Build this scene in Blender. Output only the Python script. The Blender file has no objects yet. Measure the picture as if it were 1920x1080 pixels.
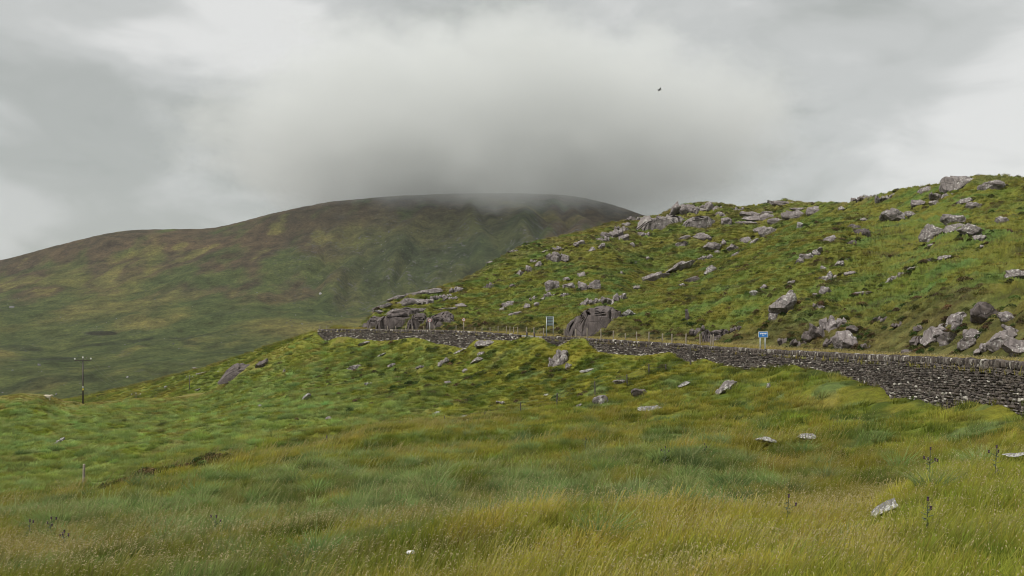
import bpy, math, random
import numpy as np
C = bpy.context.scene.collection
SC = bpy.context.scene
R = math.radians
F, U0, VH = 1870.0, 960.0, 596.0          # focal length (photo px), centre column, horizon row

# ------------------------------------------------------------------ camera, sky, sun, exposure
cd = bpy.data.cameras.new('camera'); cam = bpy.data.objects.new('camera', cd); C.objects.link(cam)
cam.location = (0, 0, 0); cam.rotation_euler = (R(90), 0, 0)
cd.sensor_width = 36; cd.lens = 36 * F / 1920; cd.shift_y = (VH - 540) / 1920
cd.clip_start = .2; cd.clip_end = 30000
SC.camera = cam
SUN_EL, SUN_AZ = 52, -128                   # behind the viewer's left shoulder, under thin cloud
w = bpy.data.worlds.new('World'); SC.world = w; w.use_nodes = True
nt = w.node_tree; nt.nodes.clear()
def N(nt, t, **k):
    n = nt.nodes.new(t)
    for a, b in k.items():
        if a == 'inp':
            for i, v in b.items(): n.inputs[i].default_value = v
        else: setattr(n, a, b)
    return n
def L(nt, a, b): nt.links.new(a, b)
def ramp(nt, fac, stops, interp='LINEAR'):
    r = N(nt, 'ShaderNodeValToRGB'); r.color_ramp.interpolation = interp
    e = r.color_ramp.elements
    while len(e) < len(stops): e.new(.5)
    for q, (p, c) in zip(e, stops):
        q.position = p; q.color = (*c, 1) if len(c) == 3 else c
    if fac is not None: L(nt, fac, r.inputs[0])
    return r
def math_(nt, op, a, b=None, c=None, clamp=False):
    m = N(nt, 'ShaderNodeMath', operation=op); m.use_clamp = clamp
    for i, x in enumerate((a, b, c)):
        if x is None: continue
        if isinstance(x, (int, float)): m.inputs[i].default_value = x
        else: L(nt, x, m.inputs[i])
    return m.outputs[0]
def mixc(nt, f, a, b, mode='MIX'):
    m = N(nt, 'ShaderNodeMix', data_type='RGBA', blend_type=mode)
    for s, x in ((0, f), (6, a), (7, b)):
        if isinstance(x, (int, float)): m.inputs[s].default_value = x
        elif isinstance(x, tuple): m.inputs[s].default_value = (*x, 1) if len(x) == 3 else x
        else: L(nt, x, m.inputs[s])
    return m.outputs[2]
def noise(nt, vec, scale, detail=4, rough=.55, dist=0):
    n = N(nt, 'ShaderNodeTexNoise', inp={'Scale': scale, 'Detail': detail, 'Roughness': rough, 'Distortion': dist})
    if vec is not None: L(nt, vec, n.inputs['Vector'])
    return n.outputs['Fac']
def mapping(nt, vec, scale=(1, 1, 1), rot=(0, 0, 0), loc=(0, 0, 0)):
    m = N(nt, 'ShaderNodeMapping'); m.inputs['Scale'].default_value = scale
    m.inputs['Rotation'].default_value = rot; m.inputs['Location'].default_value = loc
    L(nt, vec, m.inputs['Vector']); return m.outputs[0]

tc = N(nt, 'ShaderNodeTexCoord')
sky = N(nt, 'ShaderNodeTexSky', sky_type='NISHITA', sun_disc=False)
sky.sun_elevation = R(SUN_EL); sky.sun_rotation = R(SUN_AZ)
skyd = N(nt, 'ShaderNodeVectorMath', operation='SCALE'); L(nt, sky.outputs[0], skyd.inputs[0]); skyd.inputs['Scale'].default_value = .9
sep = N(nt, 'ShaderNodeSeparateXYZ'); L(nt, tc.outputs['Generated'], sep.inputs[0])
v1 = mapping(nt, tc.outputs['Generated'], (2.2, 2.2, 4.0), (0, R(-10), 0), (3.35, 0.2, 1.7))
n1 = noise(nt, v1, 1.15, 4, .42, .35)
v2 = mapping(nt, tc.outputs['Generated'], (3, 3, 7), (0, R(12), 0), (0.4, 5.0, 2.0))
n2 = noise(nt, v2, 2.6, 5, .5, .5)
def blob(cx, cz, rx, rz):                   # a darker or brighter part of the cloud deck, by direction
    a = math_(nt, 'MULTIPLY', math_(nt, 'SUBTRACT', sep.outputs[0], cx), 1 / rx)
    b = math_(nt, 'MULTIPLY', math_(nt, 'SUBTRACT', sep.outputs[2], cz), 1 / rz)
    r2 = math_(nt, 'ADD', math_(nt, 'MULTIPLY', a, a), math_(nt, 'MULTIPLY', b, b))
    return math_(nt, 'EXPONENT', math_(nt, 'MULTIPLY', r2, -1.0))
dark = math_(nt, 'ADD', math_(nt, 'MULTIPLY', blob(.0, .13, .27, 0.10), .50), math_(nt, 'MULTIPLY', blob(-.38, .18, .22, .08), .35))
dark = math_(nt, 'ADD', dark, math_(nt, 'MULTIPLY', blob(-.13, .27, .10, .12), .25))
bright = math_(nt, 'ADD', math_(nt, 'MULTIPLY', blob(-.29, .29, .11, .07), .42), math_(nt, 'MULTIPLY', blob(-.5, .08, .12, .03), .25))
bright = math_(nt, 'ADD', bright, math_(nt, 'MULTIPLY', blob(.40, .17, .22, .06), .22))
t = math_(nt, 'ADD', math_(nt, 'MULTIPLY', math_(nt, 'SUBTRACT', n1, .5), 2.1), math_(nt, 'MULTIPLY', math_(nt, 'SUBTRACT', n2, .5), 1.1))
t = math_(nt, 'ADD', math_(nt, 'ADD', t, .66), math_(nt, 'SUBTRACT', bright, dark))
cl = ramp(nt, t, [(0, (.30, .32, .30)), (.3, (.385, .40, .38)), (.65, (.50, .51, .495)), (1, (.68, .68, .665))], 'EASE')
zen = N(nt, 'ShaderNodeMapRange', inp={1: .36, 2: .95, 3: 1.0, 4: 2.1}); L(nt, sep.outputs[2], zen.inputs[0])
clz = N(nt, 'ShaderNodeVectorMath', operation='SCALE'); L(nt, cl.outputs[0], clz.inputs[0]); L(nt, zen.outputs[0], clz.inputs['Scale'])
SKY_K = .10; CLOUD_L = .43                                 # the cloud deck covers nearly all of the sky
sc_ = N(nt, 'ShaderNodeVectorMath', operation='SCALE'); L(nt, clz.outputs[0], sc_.inputs[0]); sc_.inputs['Scale'].default_value = CLOUD_L / SKY_K
mx = mixc(nt, .97, skyd.outputs[0], sc_.outputs[0])
bg = N(nt, 'ShaderNodeBackground', inp={1: SKY_K}); L(nt, mx, bg.inputs[0])
L(nt, bg.outputs[0], N(nt, 'ShaderNodeOutputWorld').inputs[0])
sl = bpy.data.lights.new('sun', 'SUN'); sl.energy = 1.5; sl.angle = R(14); sl.color = (1, .97, .91)
so = bpy.data.objects.new('sun', sl); C.objects.link(so)
az = R(SUN_AZ)
from mathutils import Vector, Matrix, Euler
sd = Vector((math.sin(az) * math.cos(R(SUN_EL)), math.cos(az) * math.cos(R(SUN_EL)), math.sin(R(SUN_EL))))
so.rotation_euler = sd.to_track_quat('Z', 'Y').to_euler(); so.location = (0, 0, 400)
SC.view_settings.view_transform = 'Standard'; SC.view_settings.look = 'None'
SC.view_settings.exposure = 1.36; SC.view_settings.gamma = 1; SC.view_settings.use_curve_mapping = False
SC.cycles.max_bounces = 8; SC.cycles.diffuse_bounces = 3; SC.cycles.glossy_bounces = 1
SC.cycles.transmission_bounces = 2; SC.cycles.transparent_max_bounces = 4; SC.cycles.volume_bounces = 6
SC.cycles.use_denoising = True; SC.cycles.denoising_prefilter = 'ACCURATE'; SC.cycles.pixel_filter_type = 'BLACKMAN_HARRIS'; SC.cycles.filter_width = 1.05; SC.cycles.volume_step_rate = 1; SC.cycles.volume_max_steps = 128

# ------------------------------------------------------------------ numpy helpers
def hash3(ix, iy, iz, s):
    h = (ix.astype(np.int64) * 374761393 + iy.astype(np.int64) * 668265263 + iz.astype(np.int64) * 2147483647 + s * 1274126177) & 0xffffffff
    h = ((h ^ (h >> 13)) * 1274126177) & 0xffffffff
    h = ((h ^ (h >> 15)) * 2246822519) & 0xffffffff
    return ((h ^ (h >> 16)) & 0xffffff) / float(0xffffff)
def vn2(x, y, s=0):                        # gradient noise, about -.7 .. .7
    x0 = np.floor(x); y0 = np.floor(y); fx = x - x0; fy = y - y0
    ux = fx * fx * fx * (fx * (fx * 6 - 15) + 10); uy = fy * fy * fy * (fy * (fy * 6 - 15) + 10)
    z = np.zeros_like(x0)
    def g(dx, dy):
        a = hash3(x0 + dx, y0 + dy, z, s) * 2 * np.pi
        return np.cos(a) * (fx - dx) + np.sin(a) * (fy - dy)
    return (g(0, 0) * (1 - ux) + g(1, 0) * ux) * (1 - uy) + (g(0, 1) * (1 - ux) + g(1, 1) * ux) * uy
def vn3(p, s=0):
    p0 = np.floor(p); f = p - p0; u = f * f * (3 - 2 * f); r = 0
    for dx in (0, 1):
        for dy in (0, 1):
            for dz in (0, 1):
                h = hash3(p0[:, 0] + dx, p0[:, 1] + dy, p0[:, 2] + dz, s)
                r = r + h * (u[:, 0] if dx else 1 - u[:, 0]) * (u[:, 1] if dy else 1 - u[:, 1]) * (u[:, 2] if dz else 1 - u[:, 2])
    return r * 2 - 1
def fbm(x, y, o=4, s=0, g=.5):
    r = 0; a = 1
    for i in range(o): r = r + a * vn2(x * 2 ** i + i * 17.3, y * 2 ** i - i * 9.1, s + i); a *= g
    return r
def billow(x, y, s=0, o=2):
    r = 0; a = 1
    for i in range(o): r = r + a * (np.abs(vn2(x * 2 ** i + i * 5.2, y * 2 ** i, s + i)) * 2.2 - .55); a *= .5
    return r
def sst(x, a, b): t = np.clip((x - a) / (b - a), 0, 1); return t * t * (3 - 2 * t)
def smooth(a, k):
    if k < 1: return a
    ker = np.exp(-.5 * (np.arange(-3 * k, 3 * k + 1) / k) ** 2); ker /= ker.sum()
    return np.convolve(np.pad(a, 3 * k, mode='edge'), ker, mode='valid')
def pchip(xk, Y, xs):                      # Y: (K, cols), monotone-ish cubic along the first axis
    K = len(xk); h = np.diff(xk)[:, None]; d = np.diff(Y, axis=0) / h
    m = np.zeros_like(Y)
    p = d[:-1] * d[1:] > 0
    m[1:-1] = np.where(p, 2 * d[:-1] * d[1:] / np.where(p, d[:-1] + d[1:], 1), 0)
    m[0] = d[0]; m[-1] = d[-1]
    out = np.empty((len(xs), Y.shape[1])); 
    for i, x in enumerate(xs):
        k = min(int(x), K - 2); t = x - k
        out[i] = (2*t**3 - 3*t*t + 1) * Y[k] + (t**3 - 2*t*t + t) * m[k] + (3*t*t - 2*t**3) * Y[k+1] + (t**3 - t*t) * m[k+1]
    return out
def mesh_np(name, V, Fc, mat=None, smooth_=True, parent=None, link=True, nv=4):
    me = bpy.data.meshes.new(name); V = np.ascontiguousarray(V, dtype=np.float32); Fc = np.ascontiguousarray(Fc, dtype=np.int32)
    me.vertices.add(len(V)); me.vertices.foreach_set('co', V.ravel())
    n = len(Fc); me.loops.add(n * nv); me.loops.foreach_set('vertex_index', Fc.ravel())
    me.polygons.add(n); me.polygons.foreach_set('loop_start', np.arange(0, n * nv, nv, dtype=np.int32))
    me.polygons.foreach_set('use_smooth', np.full(n, smooth_, dtype=bool))
    me.update(); me.validate()
    if mat: me.materials.append(mat)
    o = bpy.data.objects.new(name, me)
    if link: C.objects.link(o)
    if parent: o.parent = parent
    return o
def attr(me, name, typ, data):
    a = me.attributes.new(name, typ, 'POINT')
    a.data.foreach_set({'FLOAT': 'value', 'INT': 'value', 'FLOAT_VECTOR': 'vector', 'FLOAT_COLOR': 'color'}[typ], np.ascontiguousarray(data).ravel())
def tag(o, label=None, cat=None, group=None, kind=None):
    if label: o['label'] = label
    if cat: o['category'] = cat
    if group: o['group'] = group
    if kind: o['kind'] = kind
    return o
def empty(name, loc=(0, 0, 0), rz=0, **k):
    o = bpy.data.objects.new(name, None); C.objects.link(o); o.location = loc; o.rotation_euler = (0, 0, rz)
    o.empty_display_size = .3
    return tag(o, **k)
def px2w(u, py, Y): return np.array([(u - U0) / F * Y, Y, -(py - VH) / F * Y])

# ------------------------------------------------------------------ materials
def newmat(name):
    m = bpy.data.materials.new(name); m.use_nodes = True; n = m.node_tree
    b = n.nodes['Principled BSDF']; return m, n, b
def mat_plain(name, col, rough=.7, var=.15, scale=6, bump=0, metal=0):
    m, n, b = newmat(name); t = N(n, 'ShaderNodeTexCoord')
    f = noise(n, t.outputs['Object'], scale, 5, .6)
    a = tuple(c * (1 - var) for c in col); z = tuple(min(1, c * (1 + var)) for c in col)
    r = ramp(n, f, [(.3, a), (.7, z)]); L(n, r.outputs[0], b.inputs['Base Color'])
    b.inputs['Roughness'].default_value = rough; b.inputs['Metallic'].default_value = metal
    if bump:
        bm = N(n, 'ShaderNodeBump', inp={'Strength': bump, 'Distance': .02}); L(n, f, bm.inputs['Height']); L(n, bm.outputs[0], b.inputs['Normal'])
    return m
def mat_ground(name, fine=1.0, bump=.5, litter=1.0):
    """earth and short turf; 'tone' (vertex colour) is the colour of the vegetation growing there"""
    m, n, b = newmat(name); g = N(n, 'ShaderNodeNewGeometry'); P = g.outputs['Position']
    a = N(n, 'ShaderNodeAttribute', attribute_name='tone')
    f1 = noise(n, P, 2.2 * fine, 6, .7); f2 = noise(n, P, 9 * fine, 4, .7); f3 = noise(n, P, .35 * fine, 4, .6)
    k = ramp(n, f1, [(.25, (.55, .55, .55)), (.5, (.95, .95, .95)), (.75, (1.45, 1.45, 1.35))])
    c = mixc(n, 1, a.outputs['Color'], k.outputs[0], 'MULTIPLY')
    k2 = ramp(n, f2, [(.3, (.7, .68, .66)), (.7, (1.25, 1.28, 1.2))]); c = mixc(n, .8, c, k2.outputs[0], 'MULTIPLY')
    k3 = ramp(n, f3, [(.35, (.80, .92, .85)), (.65, (1.15, 1.05, .95))]); c = mixc(n, .8, c, k3.outputs[0], 'MULTIPLY')
    c = mixc(n, 1, c, (litter, litter, litter), 'MULTIPLY')      # dead thatch under the living blades
    L(n, c, b.inputs['Base Color']); b.inputs['Roughness'].default_value = .9; b.inputs['Specular IOR Level'].default_value = .1
    bm = N(n, 'ShaderNodeBump', inp={'Strength': bump, 'Distance': .25 / fine}); L(n, f1, bm.inputs['Height'])
    bm2 = N(n, 'ShaderNodeBump', inp={'Strength': bump, 'Distance': .06 / fine}); L(n, f2, bm2.inputs['Height']); L(n, bm.outputs[0], bm2.inputs['Normal'])
    L(n, bm2.outputs[0], b.inputs['Normal']); return m
def mat_mountain():
    m, n, b = newmat('mountain_turf'); g = N(n, 'ShaderNodeNewGeometry'); P = g.outputs['Position']
    a = N(n, 'ShaderNodeAttribute', attribute_name='tone')
    f1 = noise(n, P, .03, 8, .72); f2 = noise(n, P, .19, 7, .78); f0 = noise(n, P, .008, 5, .6)
    c = mixc(n, 1, a.outputs['Color'], ramp(n, f1, [(.3, (.42, .42, .42)), (.5, (1, 1, 1)), (.72, (1.8, 1.7, 1.5))]).outputs[0], 'MULTIPLY')
    c = mixc(n, .9, c, ramp(n, f2, [(.3, (.5, .48, .48)), (.7, (1.6, 1.6, 1.5))]).outputs[0], 'MULTIPLY')
    c = mixc(n, .6, c, ramp(n, f0, [(.35, (.75, .85, .8)), (.65, (1.25, 1.12, 1.0))]).outputs[0], 'MULTIPLY')
    rk = N(n, 'ShaderNodeAttribute', attribute_name='rocky')
    r1 = noise(n, mapping(n, P, (1, 1, .45)), .07, 6, .8)
    msk = math_(n, 'MULTIPLY', ramp(n, r1, [(.55, (0, 0, 0)), (.62, (1, 1, 1))]).outputs[0], rk.outputs['Fac'])
    c = mixc(n, msk, c, (.17, .165, .16))
    L(n, c, b.inputs['Base Color']); b.inputs['Roughness'].default_value = .95; b.inputs['Specular IOR Level'].default_value = .05
    bm = N(n, 'ShaderNodeBump', inp={'Strength': 1.0, 'Distance': 22.0}); L(n, f2, bm.inputs['Height']); L(n, bm.outputs[0], b.inputs['Normal'])
    return m
def mat_grass(name, trans=.4):
    m, n, b = newmat(name)
    a = N(n, 'ShaderNodeAttribute', attribute_type='INSTANCER', attribute_name='tint')
    tp = N(n, 'ShaderNodeAttribute', attribute_name='tip')
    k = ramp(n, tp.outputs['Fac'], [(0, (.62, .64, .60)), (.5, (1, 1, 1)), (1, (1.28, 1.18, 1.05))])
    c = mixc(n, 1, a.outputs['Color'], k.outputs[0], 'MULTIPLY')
    sd_ = N(n, 'ShaderNodeAttribute', attribute_name='seed')    # per-blade paint: 1 = straw seed head
    c = mixc(n, sd_.outputs['Fac'], c, (.34, .285, .15))
    L(n, c, b.inputs['Base Color']); b.inputs['Roughness'].default_value = .6; b.inputs['Specular IOR Level'].default_value = .10
    tr = N(n, 'ShaderNodeBsdfTranslucent'); L(n, c, tr.inputs[0])
    ms = N(n, 'ShaderNodeMixShader', inp={0: trans}); L(n, b.outputs[0], ms.inputs[1]); L(n, tr.outputs[0], ms.inputs[2])
    L(n, ms.outputs[0], n.nodes['Material Output'].inputs[0]); return m
def mat_rock(name, base=(.115, .097, .094), hi=(.215, .188, .180), lichen=(.44, .42, .395), la=.60, scale=1.0):
    m, n, b = newmat(name); t = N(n, 'ShaderNodeTexCoord'); P = t.outputs['Object']
    f = noise(n, P, 1.1 * scale, 8, .65, .4); c = ramp(n, f, [(.3, base), (.68, hi)]).outputs[0]
    st = noise(n, mapping(n, P, (1, 1, .22)), 4.5 * scale, 6, .7)
    c = mixc(n, .75, c, ramp(n, st, [(.3, (.55, .54, .55)), (.5, (1, 1, 1)), (.72, (1.28, 1.25, 1.2))]).outputs[0], 'MULTIPLY')
    l1 = noise(n, P, 5.5 * scale, 6, .75); l2 = noise(n, P, .8 * scale, 3, .5)
    lm = math_(n, 'ADD', l1, math_(n, 'MULTIPLY', math_(n, 'SUBTRACT', l2, .5), .45))
    c = mixc(n, ramp(n, lm, [(la, (0, 0, 0)), (la + .045, (1, 1, 1))]).outputs[0], c, lichen)
    # moss where earth and grass lodge on top
    ms = noise(n, P, 2.3 * scale, 5, .7, .0); c = mixc(n, ramp(n, ms, [(.66, (0, 0, 0)), (.72, (.8, .8, .8))]).outputs[0], c, (.055, .06, .02))
    vo = N(n, 'ShaderNodeTexVoronoi', feature='DISTANCE_TO_EDGE', inp={'Scale': .9 * scale}); L(n, mapping(n, P, (1, 1, .6), (.3, .2, 0)), vo.inputs['Vector'])
    cr = ramp(n, vo.outputs['Distance'], [(0, (0, 0, 0)), (.05, (1, 1, 1))]).outputs[0]
    c = mixc(n, math_(n, 'MULTIPLY', math_(n, 'SUBTRACT', 1, cr), .55), c, (.03, .027, .025))
    L(n, c, b.inputs['Base Color']); b.inputs['Roughness'].default_value = .85; b.inputs['Specular IOR Level'].default_value = .2
    h = math_(n, 'ADD', math_(n, 'MULTIPLY', st, .6), math_(n, 'ADD', f, math_(n, 'MULTIPLY', cr, .25)))
    bm = N(n, 'ShaderNodeBump', inp={'Strength': .9, 'Distance': .12 / scale}); L(n, h, bm.inputs['Height'])
    L(n, bm.outputs[0], b.inputs['Normal']); return m
def mat_wallstone():
    m, n, b = newmat('wall_stone'); t = N(n, 'ShaderNodeTexCoord'); P = t.outputs['Object']
    a = N(n, 'ShaderNodeAttribute', attribute_name='stone')
    f = noise(n, P, 7, 6, .7)
    c = mixc(n, 1, a.outputs['Color'], ramp(n, f, [(.3, (.6, .58, .58)), (.7, (1.4, 1.38, 1.32))]).outputs[0], 'MULTIPLY')
    l = noise(n, P, 3.1, 6, .75)
    c = mixc(n, ramp(n, l, [(.655, (0, 0, 0)), (.69, (1, 1, 1))]).outputs[0], c, (.40, .385, .35))
    L(n, c, b.inputs['Base Color']); b.inputs['Roughness'].default_value = .9; b.inputs['Specular IOR Level'].default_value = .15
    bm = N(n, 'ShaderNodeBump', inp={'Strength': .8, 'Distance': .04}); L(n, f, bm.inputs['Height']); L(n, bm.outputs[0], b.inputs['Normal'])
    return m
M_field = mat_ground('field_turf', litter=.62); M_hill = mat_ground('hill_turf', .8, .7, .72); M_spur = mat_ground('spur_turf', .22, .7)
M_mtn = mat_mountain(); M_grass = mat_grass('grass_blade'); M_heath = mat_grass('heather_sprig', .1)
M_rock = mat_rock('grey_rock'); M_rock2 = mat_rock('pale_lichened_rock', (.105, .091, .086), (.20, .176, .166), lichen=(.38, .365, .335), la=.58, scale=.7)
M_rock3 = mat_rock('dark_rock', (.06, .050, .047), (.135, .112, .105), la=.66)
M_rock4 = mat_rock('white_rock', (.10, .093, .088), (.21, .20, .185), lichen=(.40, .39, .36), la=.53, scale=2.4)
M_wall = mat_wallstone()
M_wood = mat_plain('weathered_wood', (.21, .18, .135), .85, .3, 9, .3); M_dwood = mat_plain('dark_wood', (.055, .047, .04), .8, .3, 6, .3)
M_steel = mat_plain('galvanised_steel', (.33, .35, .34), .45, .1, 5, 0, .3); M_white = mat_plain('white_paint', (.60, .60, .58), .5, .04)
M_red = mat_plain('red_paint', (.55, .03, .05), .5, .05); M_black = mat_plain('black_paint', (.02, .02, .02), .5, .05)
M_blue = mat_plain('blue_sheeting', (.01, .13, .40), .4, .05); M_signback = mat_plain('sign_backing', (.10, .14, .135), .5, .1)
M_wire = mat_plain('wire', (.10, .10, .10), .5, .1, 3, 0, .5); M_porc = mat_plain('white_porcelain', (.5, .49, .45), .3, .03)
M_road = mat_plain('asphalt', (.13, .125, .12), .9, .15, 3, .2); M_yellow = mat_plain('yellow_plate', (.6, .5, .05), .5, .05)
M_fleece = mat_plain('fleece', (.45, .40, .30), .95, .12, 9, .6); M_purple = mat_plain('thistle_bloom', (.060, .030, .050), .9, .3, 20)
M_thistle = mat_plain('thistle_green', (.07, .085, .04), .8, .3, 12)

# ------------------------------------------------------------------ the road's line and the wall's top line
def col(pts, us, k=0):
    p = np.array(pts, float); r = [np.interp(us, p[:, 0], p[:, i]) for i in range(1, p.shape[1])]
    return [smooth(a, k) for a in r] if k else r
WT = [(3300, 760, 15), (2300, 702, 31), (1920, 680, 44), (1800, 672.5, 52), (1700, 669, 60), (1600, 664.5, 70), (1540, 661, 77), (1440, 656, 88), (1340, 650, 98), (1290, 645, 104),
      (1200, 640, 114), (1100, 633.5, 124), (1010, 630, 134), (985, 628.5, 137), (930, 624, 143), (870, 620, 150), (750, 618, 165), (660, 617, 177), (592, 617, 186)]
wallpath = np.array([px2w(*p) for p in WT])
def resample(P, step):
    d = np.r_[0, np.cumsum(np.linalg.norm(np.diff(P[:, :2], axis=0), axis=1))]
    s = np.arange(0, d[-1], step); return np.stack([smooth(np.interp(s, d, P[:, i]), int(3 / step)) for i in range(P.shape[1])], 1)
roadp = np.vstack([wallpath, [[-47, 196, -2.0], [-62, 214, -2.6], [-84, 246, -5]]])
RP = resample(roadp, .5); RPW = resample(wallpath, .5)
tan = np.gradient(RP[:, :2], axis=0); tan /= np.linalg.norm(tan, axis=1)[:, None]
nrm = np.stack([tan[:, 1], -tan[:, 0]], 1)            # to the hill side
def off(d): return RP[:, :2] + nrm * d
toe = off(9.0); toeu = toe[:, 0] / toe[:, 1] * F + U0
_o = np.argsort(toeu); toe_u, toe_Y, toe_z = toeu[_o], toe[_o, 1], RP[_o, 2] - .45

# ------------------------------------------------------------------ terrain sheets
SH = {}
def sheet(key, name, us, lines, rows, disp, mat, zero_last=False, label=None):
    """lines: list of (py, Y) arrays over us; a heightfield grid of fan columns"""
    Ys = np.array([l[1] for l in lines]); Zs = np.array([-(l[0] - VH) / F * l[1] for l in lines])
    ss = np.concatenate([np.linspace(i, i + 1, r, endpoint=False) for i, r in enumerate(rows)] + [[len(rows)]])
    Y = pchip(np.arange(len(lines)), Ys, ss); Z = pchip(np.arange(len(lines)), Zs, ss)
    X = (us[None, :] - U0) / F * Y
    S = np.repeat(ss[:, None], len(us), 1); U = np.repeat(us[None, :], len(ss), 0)
    Z = Z + disp(X, Y, Z, S, U)
    nr, nc = X.shape; V = np.stack([X, Y, Z], -1).reshape(-1, 3)
    i = np.arange(nr - 1)[:, None] * nc + np.arange(nc - 1)[None, :]
    Fc = np.stack([i, i + 1, i + 1 + nc, i + nc], -1).reshape(-1, 4)
    o = mesh_np(name, V, Fc, mat); tag(o, kind='structure', label=label)
    SH[key] = dict(us=us, X=X, Y=Y, Z=Z, S=S, U=U, PY=VH - Z / Y * F, obj=o)
    return o
def hit(key, u, py):
    s = SH[key]; c = int(np.clip(np.searchsorted(s['us'], u), 1, len(s['us']) - 1)); p = s['PY'][:, c]
    j = np.where((p[:-1] >= py) & (p[1:] < py))[0]
    if len(j) == 0: j = [int(np.argmin(p))]; j = [min(j[0], len(p) - 2)]
    j = j[0]; d = p[j] - p[j + 1]; t = 0 if abs(d) < 1e-6 else float(np.clip((p[j] - py) / d, 0, 1))
    Y = s['Y'][j, c] * (1 - t) + s['Y'][j + 1, c] * t
    Z = s['Z'][j, c] * (1 - t) + s['Z'][j + 1, c] * t
    return np.array([(u - U0) / F * Y, Y, Z])
def ground(key, x, Y):                     # height of a sheet at a world point
    s = SH[key]; u = x / Y * F + U0; c = int(np.clip(np.searchsorted(s['us'], u), 1, len(s['us']) - 1))
    return float(np.interp(Y, s['Y'][:, c], s['Z'][:, c]))

# foreground field, from the viewer's feet to the wall and the left-hand crest
us = np.concatenate([np.linspace(-1100, -160, 60, endpoint=False), np.arange(-160, 2080, 2.2), np.linspace(2080, 3200, 60)])
foot_pts = [(-1100, 736, 150), (0, 742, 150), (40, 738, 152), (75, 741, 156), (110, 752, 175), (160, 757, 190), (300, 747, 200), (380, 738, 200), (405, 728, 198), (425, 712, 192), (450, 694, 189), (480, 676, 188), (520, 656, 188), (555, 636, 187.5), (580, 624, 187),
            (592, 621, 186), (602, 633, 184), (612, 640, 182.5), (628, 634, 180.5), (652, 627, 178), (668, 631, 176), (700, 638, 171), (730, 641, 167), (752, 636, 164.5), (780, 631, 161), (800, 637, 158), (820, 643, 156), (850, 648, 152), (874, 655, 149), (880, 646, 148.5), (892, 636, 147),
            (930, 638, 142.5), (960, 637, 139.5), (985, 633, 136.5), (1003, 632, 134.5), (1018, 637, 132.5), (1030, 648, 131), (1045, 656, 129.5), (1060, 645, 128), (1072, 635, 126.5), (1098, 634, 123.8), (1108, 650, 122.5), (1120, 660, 121.5), (1150, 664, 118), (1200, 667, 113), (1256, 662, 107), (1266, 672, 106), (1282, 684, 104.5), (1300, 680, 102), (1320, 671, 100), (1345, 681, 97), (1370, 691, 94.5), (1407, 695, 91),
            (1430, 685, 88.5), (1480, 682, 83), (1520, 685, 79), (1545, 697, 76), (1600, 714, 69.5), (1640, 725, 65.5), (1680, 735, 61.5), (1740, 742, 56.5), (1800, 746, 51.6), (1860, 749, 47.5), (1920, 748, 43.6), (2300, 800, 30.6), (3300, 900, 14.6)]
fl = lambda pts, k=12: col(pts, us, k)
Lf = [fl([(-1100, 3000, 1.4), (3300, 3000, 1.4)]),
      fl([(-1100, 1100, 20), (0, 1092, 18), (960, 1095, 15.5), (1920, 1100, 13), (3300, 1150, 9)]),
      fl([(-1100, 1030, 31), (0, 1020, 26), (600, 1025, 22), (930, 1010, 19.5), (1060, 984, 20), (1200, 984, 20.5), (1450, 1005, 20), (1640, 985, 22), (1690, 928, 24), (1750, 889, 25.5), (1850, 869, 26.5), (1920, 866, 26.5), (3300, 850, 16)], 8),
      fl([(-1100, 1015, 36), (0, 1005, 30), (600, 1012, 25), (930, 1008, 22.5), (1060, 1022, 23.5), (1200, 1022, 24), (1450, 1000, 24), (1640, 965, 25.5), (1690, 955, 27.5), (1750, 935, 29.5), (1850, 925, 30.5), (1920, 920, 30.5), (3300, 880, 18)], 8),
      fl([(-1100, 985, 43), (0, 968, 39), (400, 925, 43), (960, 900, 42), (1400, 885, 38), (1700, 880, 35), (1850, 874, 34.5), (1920, 866, 34.5), (3300, 860, 19)]),
      fl([(-1100, 965, 52), (0, 950, 47), (150, 936, 50), (250, 900, 56), (360, 866, 63), (450, 852, 68), (620, 831, 78), (700, 808, 84), (760, 800, 87), (960, 785, 90), (1200, 790, 76), (1500, 800, 56), (1700, 806, 46), (1920, 810, 38), (3300, 870, 21)], 5),
      fl([(-1100, 985, 66), (0, 962, 62), (150, 946, 64), (250, 915, 68), (360, 882, 74), (450, 862, 79), (620, 838, 87), (700, 804, 93), (760, 795, 95), (960, 779, 97), (1200, 772, 84), (1500, 768, 66), (1700, 775, 52), (1920, 785, 41), (3300, 880, 25)], 5),
      fl([(-1100, 930, 90), (0, 905, 86), (160, 893, 88), (360, 846, 95), (620, 800, 105), (760, 780, 108), (960, 760, 108), (1200, 744, 93), (1500, 730, 73), (1700, 755, 56), (1920, 768, 42.6), (3300, 885, 28)]),
      fl([(-1100, 822, 125), (0, 815, 122), (360, 790, 135), (500, 755, 148), (620, 720, 150), (760, 700, 146), (960, 690, 128), (1200, 700, 105), (1330, 702, 94), (1440, 700, 85), (1500, 700, 78), (1600, 725, 68), (1700, 743, 59.5), (1920, 757, 43.2), (3300, 890, 29)]),
      fl(foot_pts, 1)]
fy, fY = Lf[-1]
lastpy = fy + 6; isleft = us < 588
il = sst(us, 588, 520)
Lf.append([fy + 1 + 13 * il, fY + .7 + 24.3 * il])
Lf.append([fy + 12 + 28 * il, fY + 1.4 + 68 * il])
for q in (-1, -2): Lf[q] = [smooth(Lf[q][0], 2), Lf[q][1]]
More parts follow.
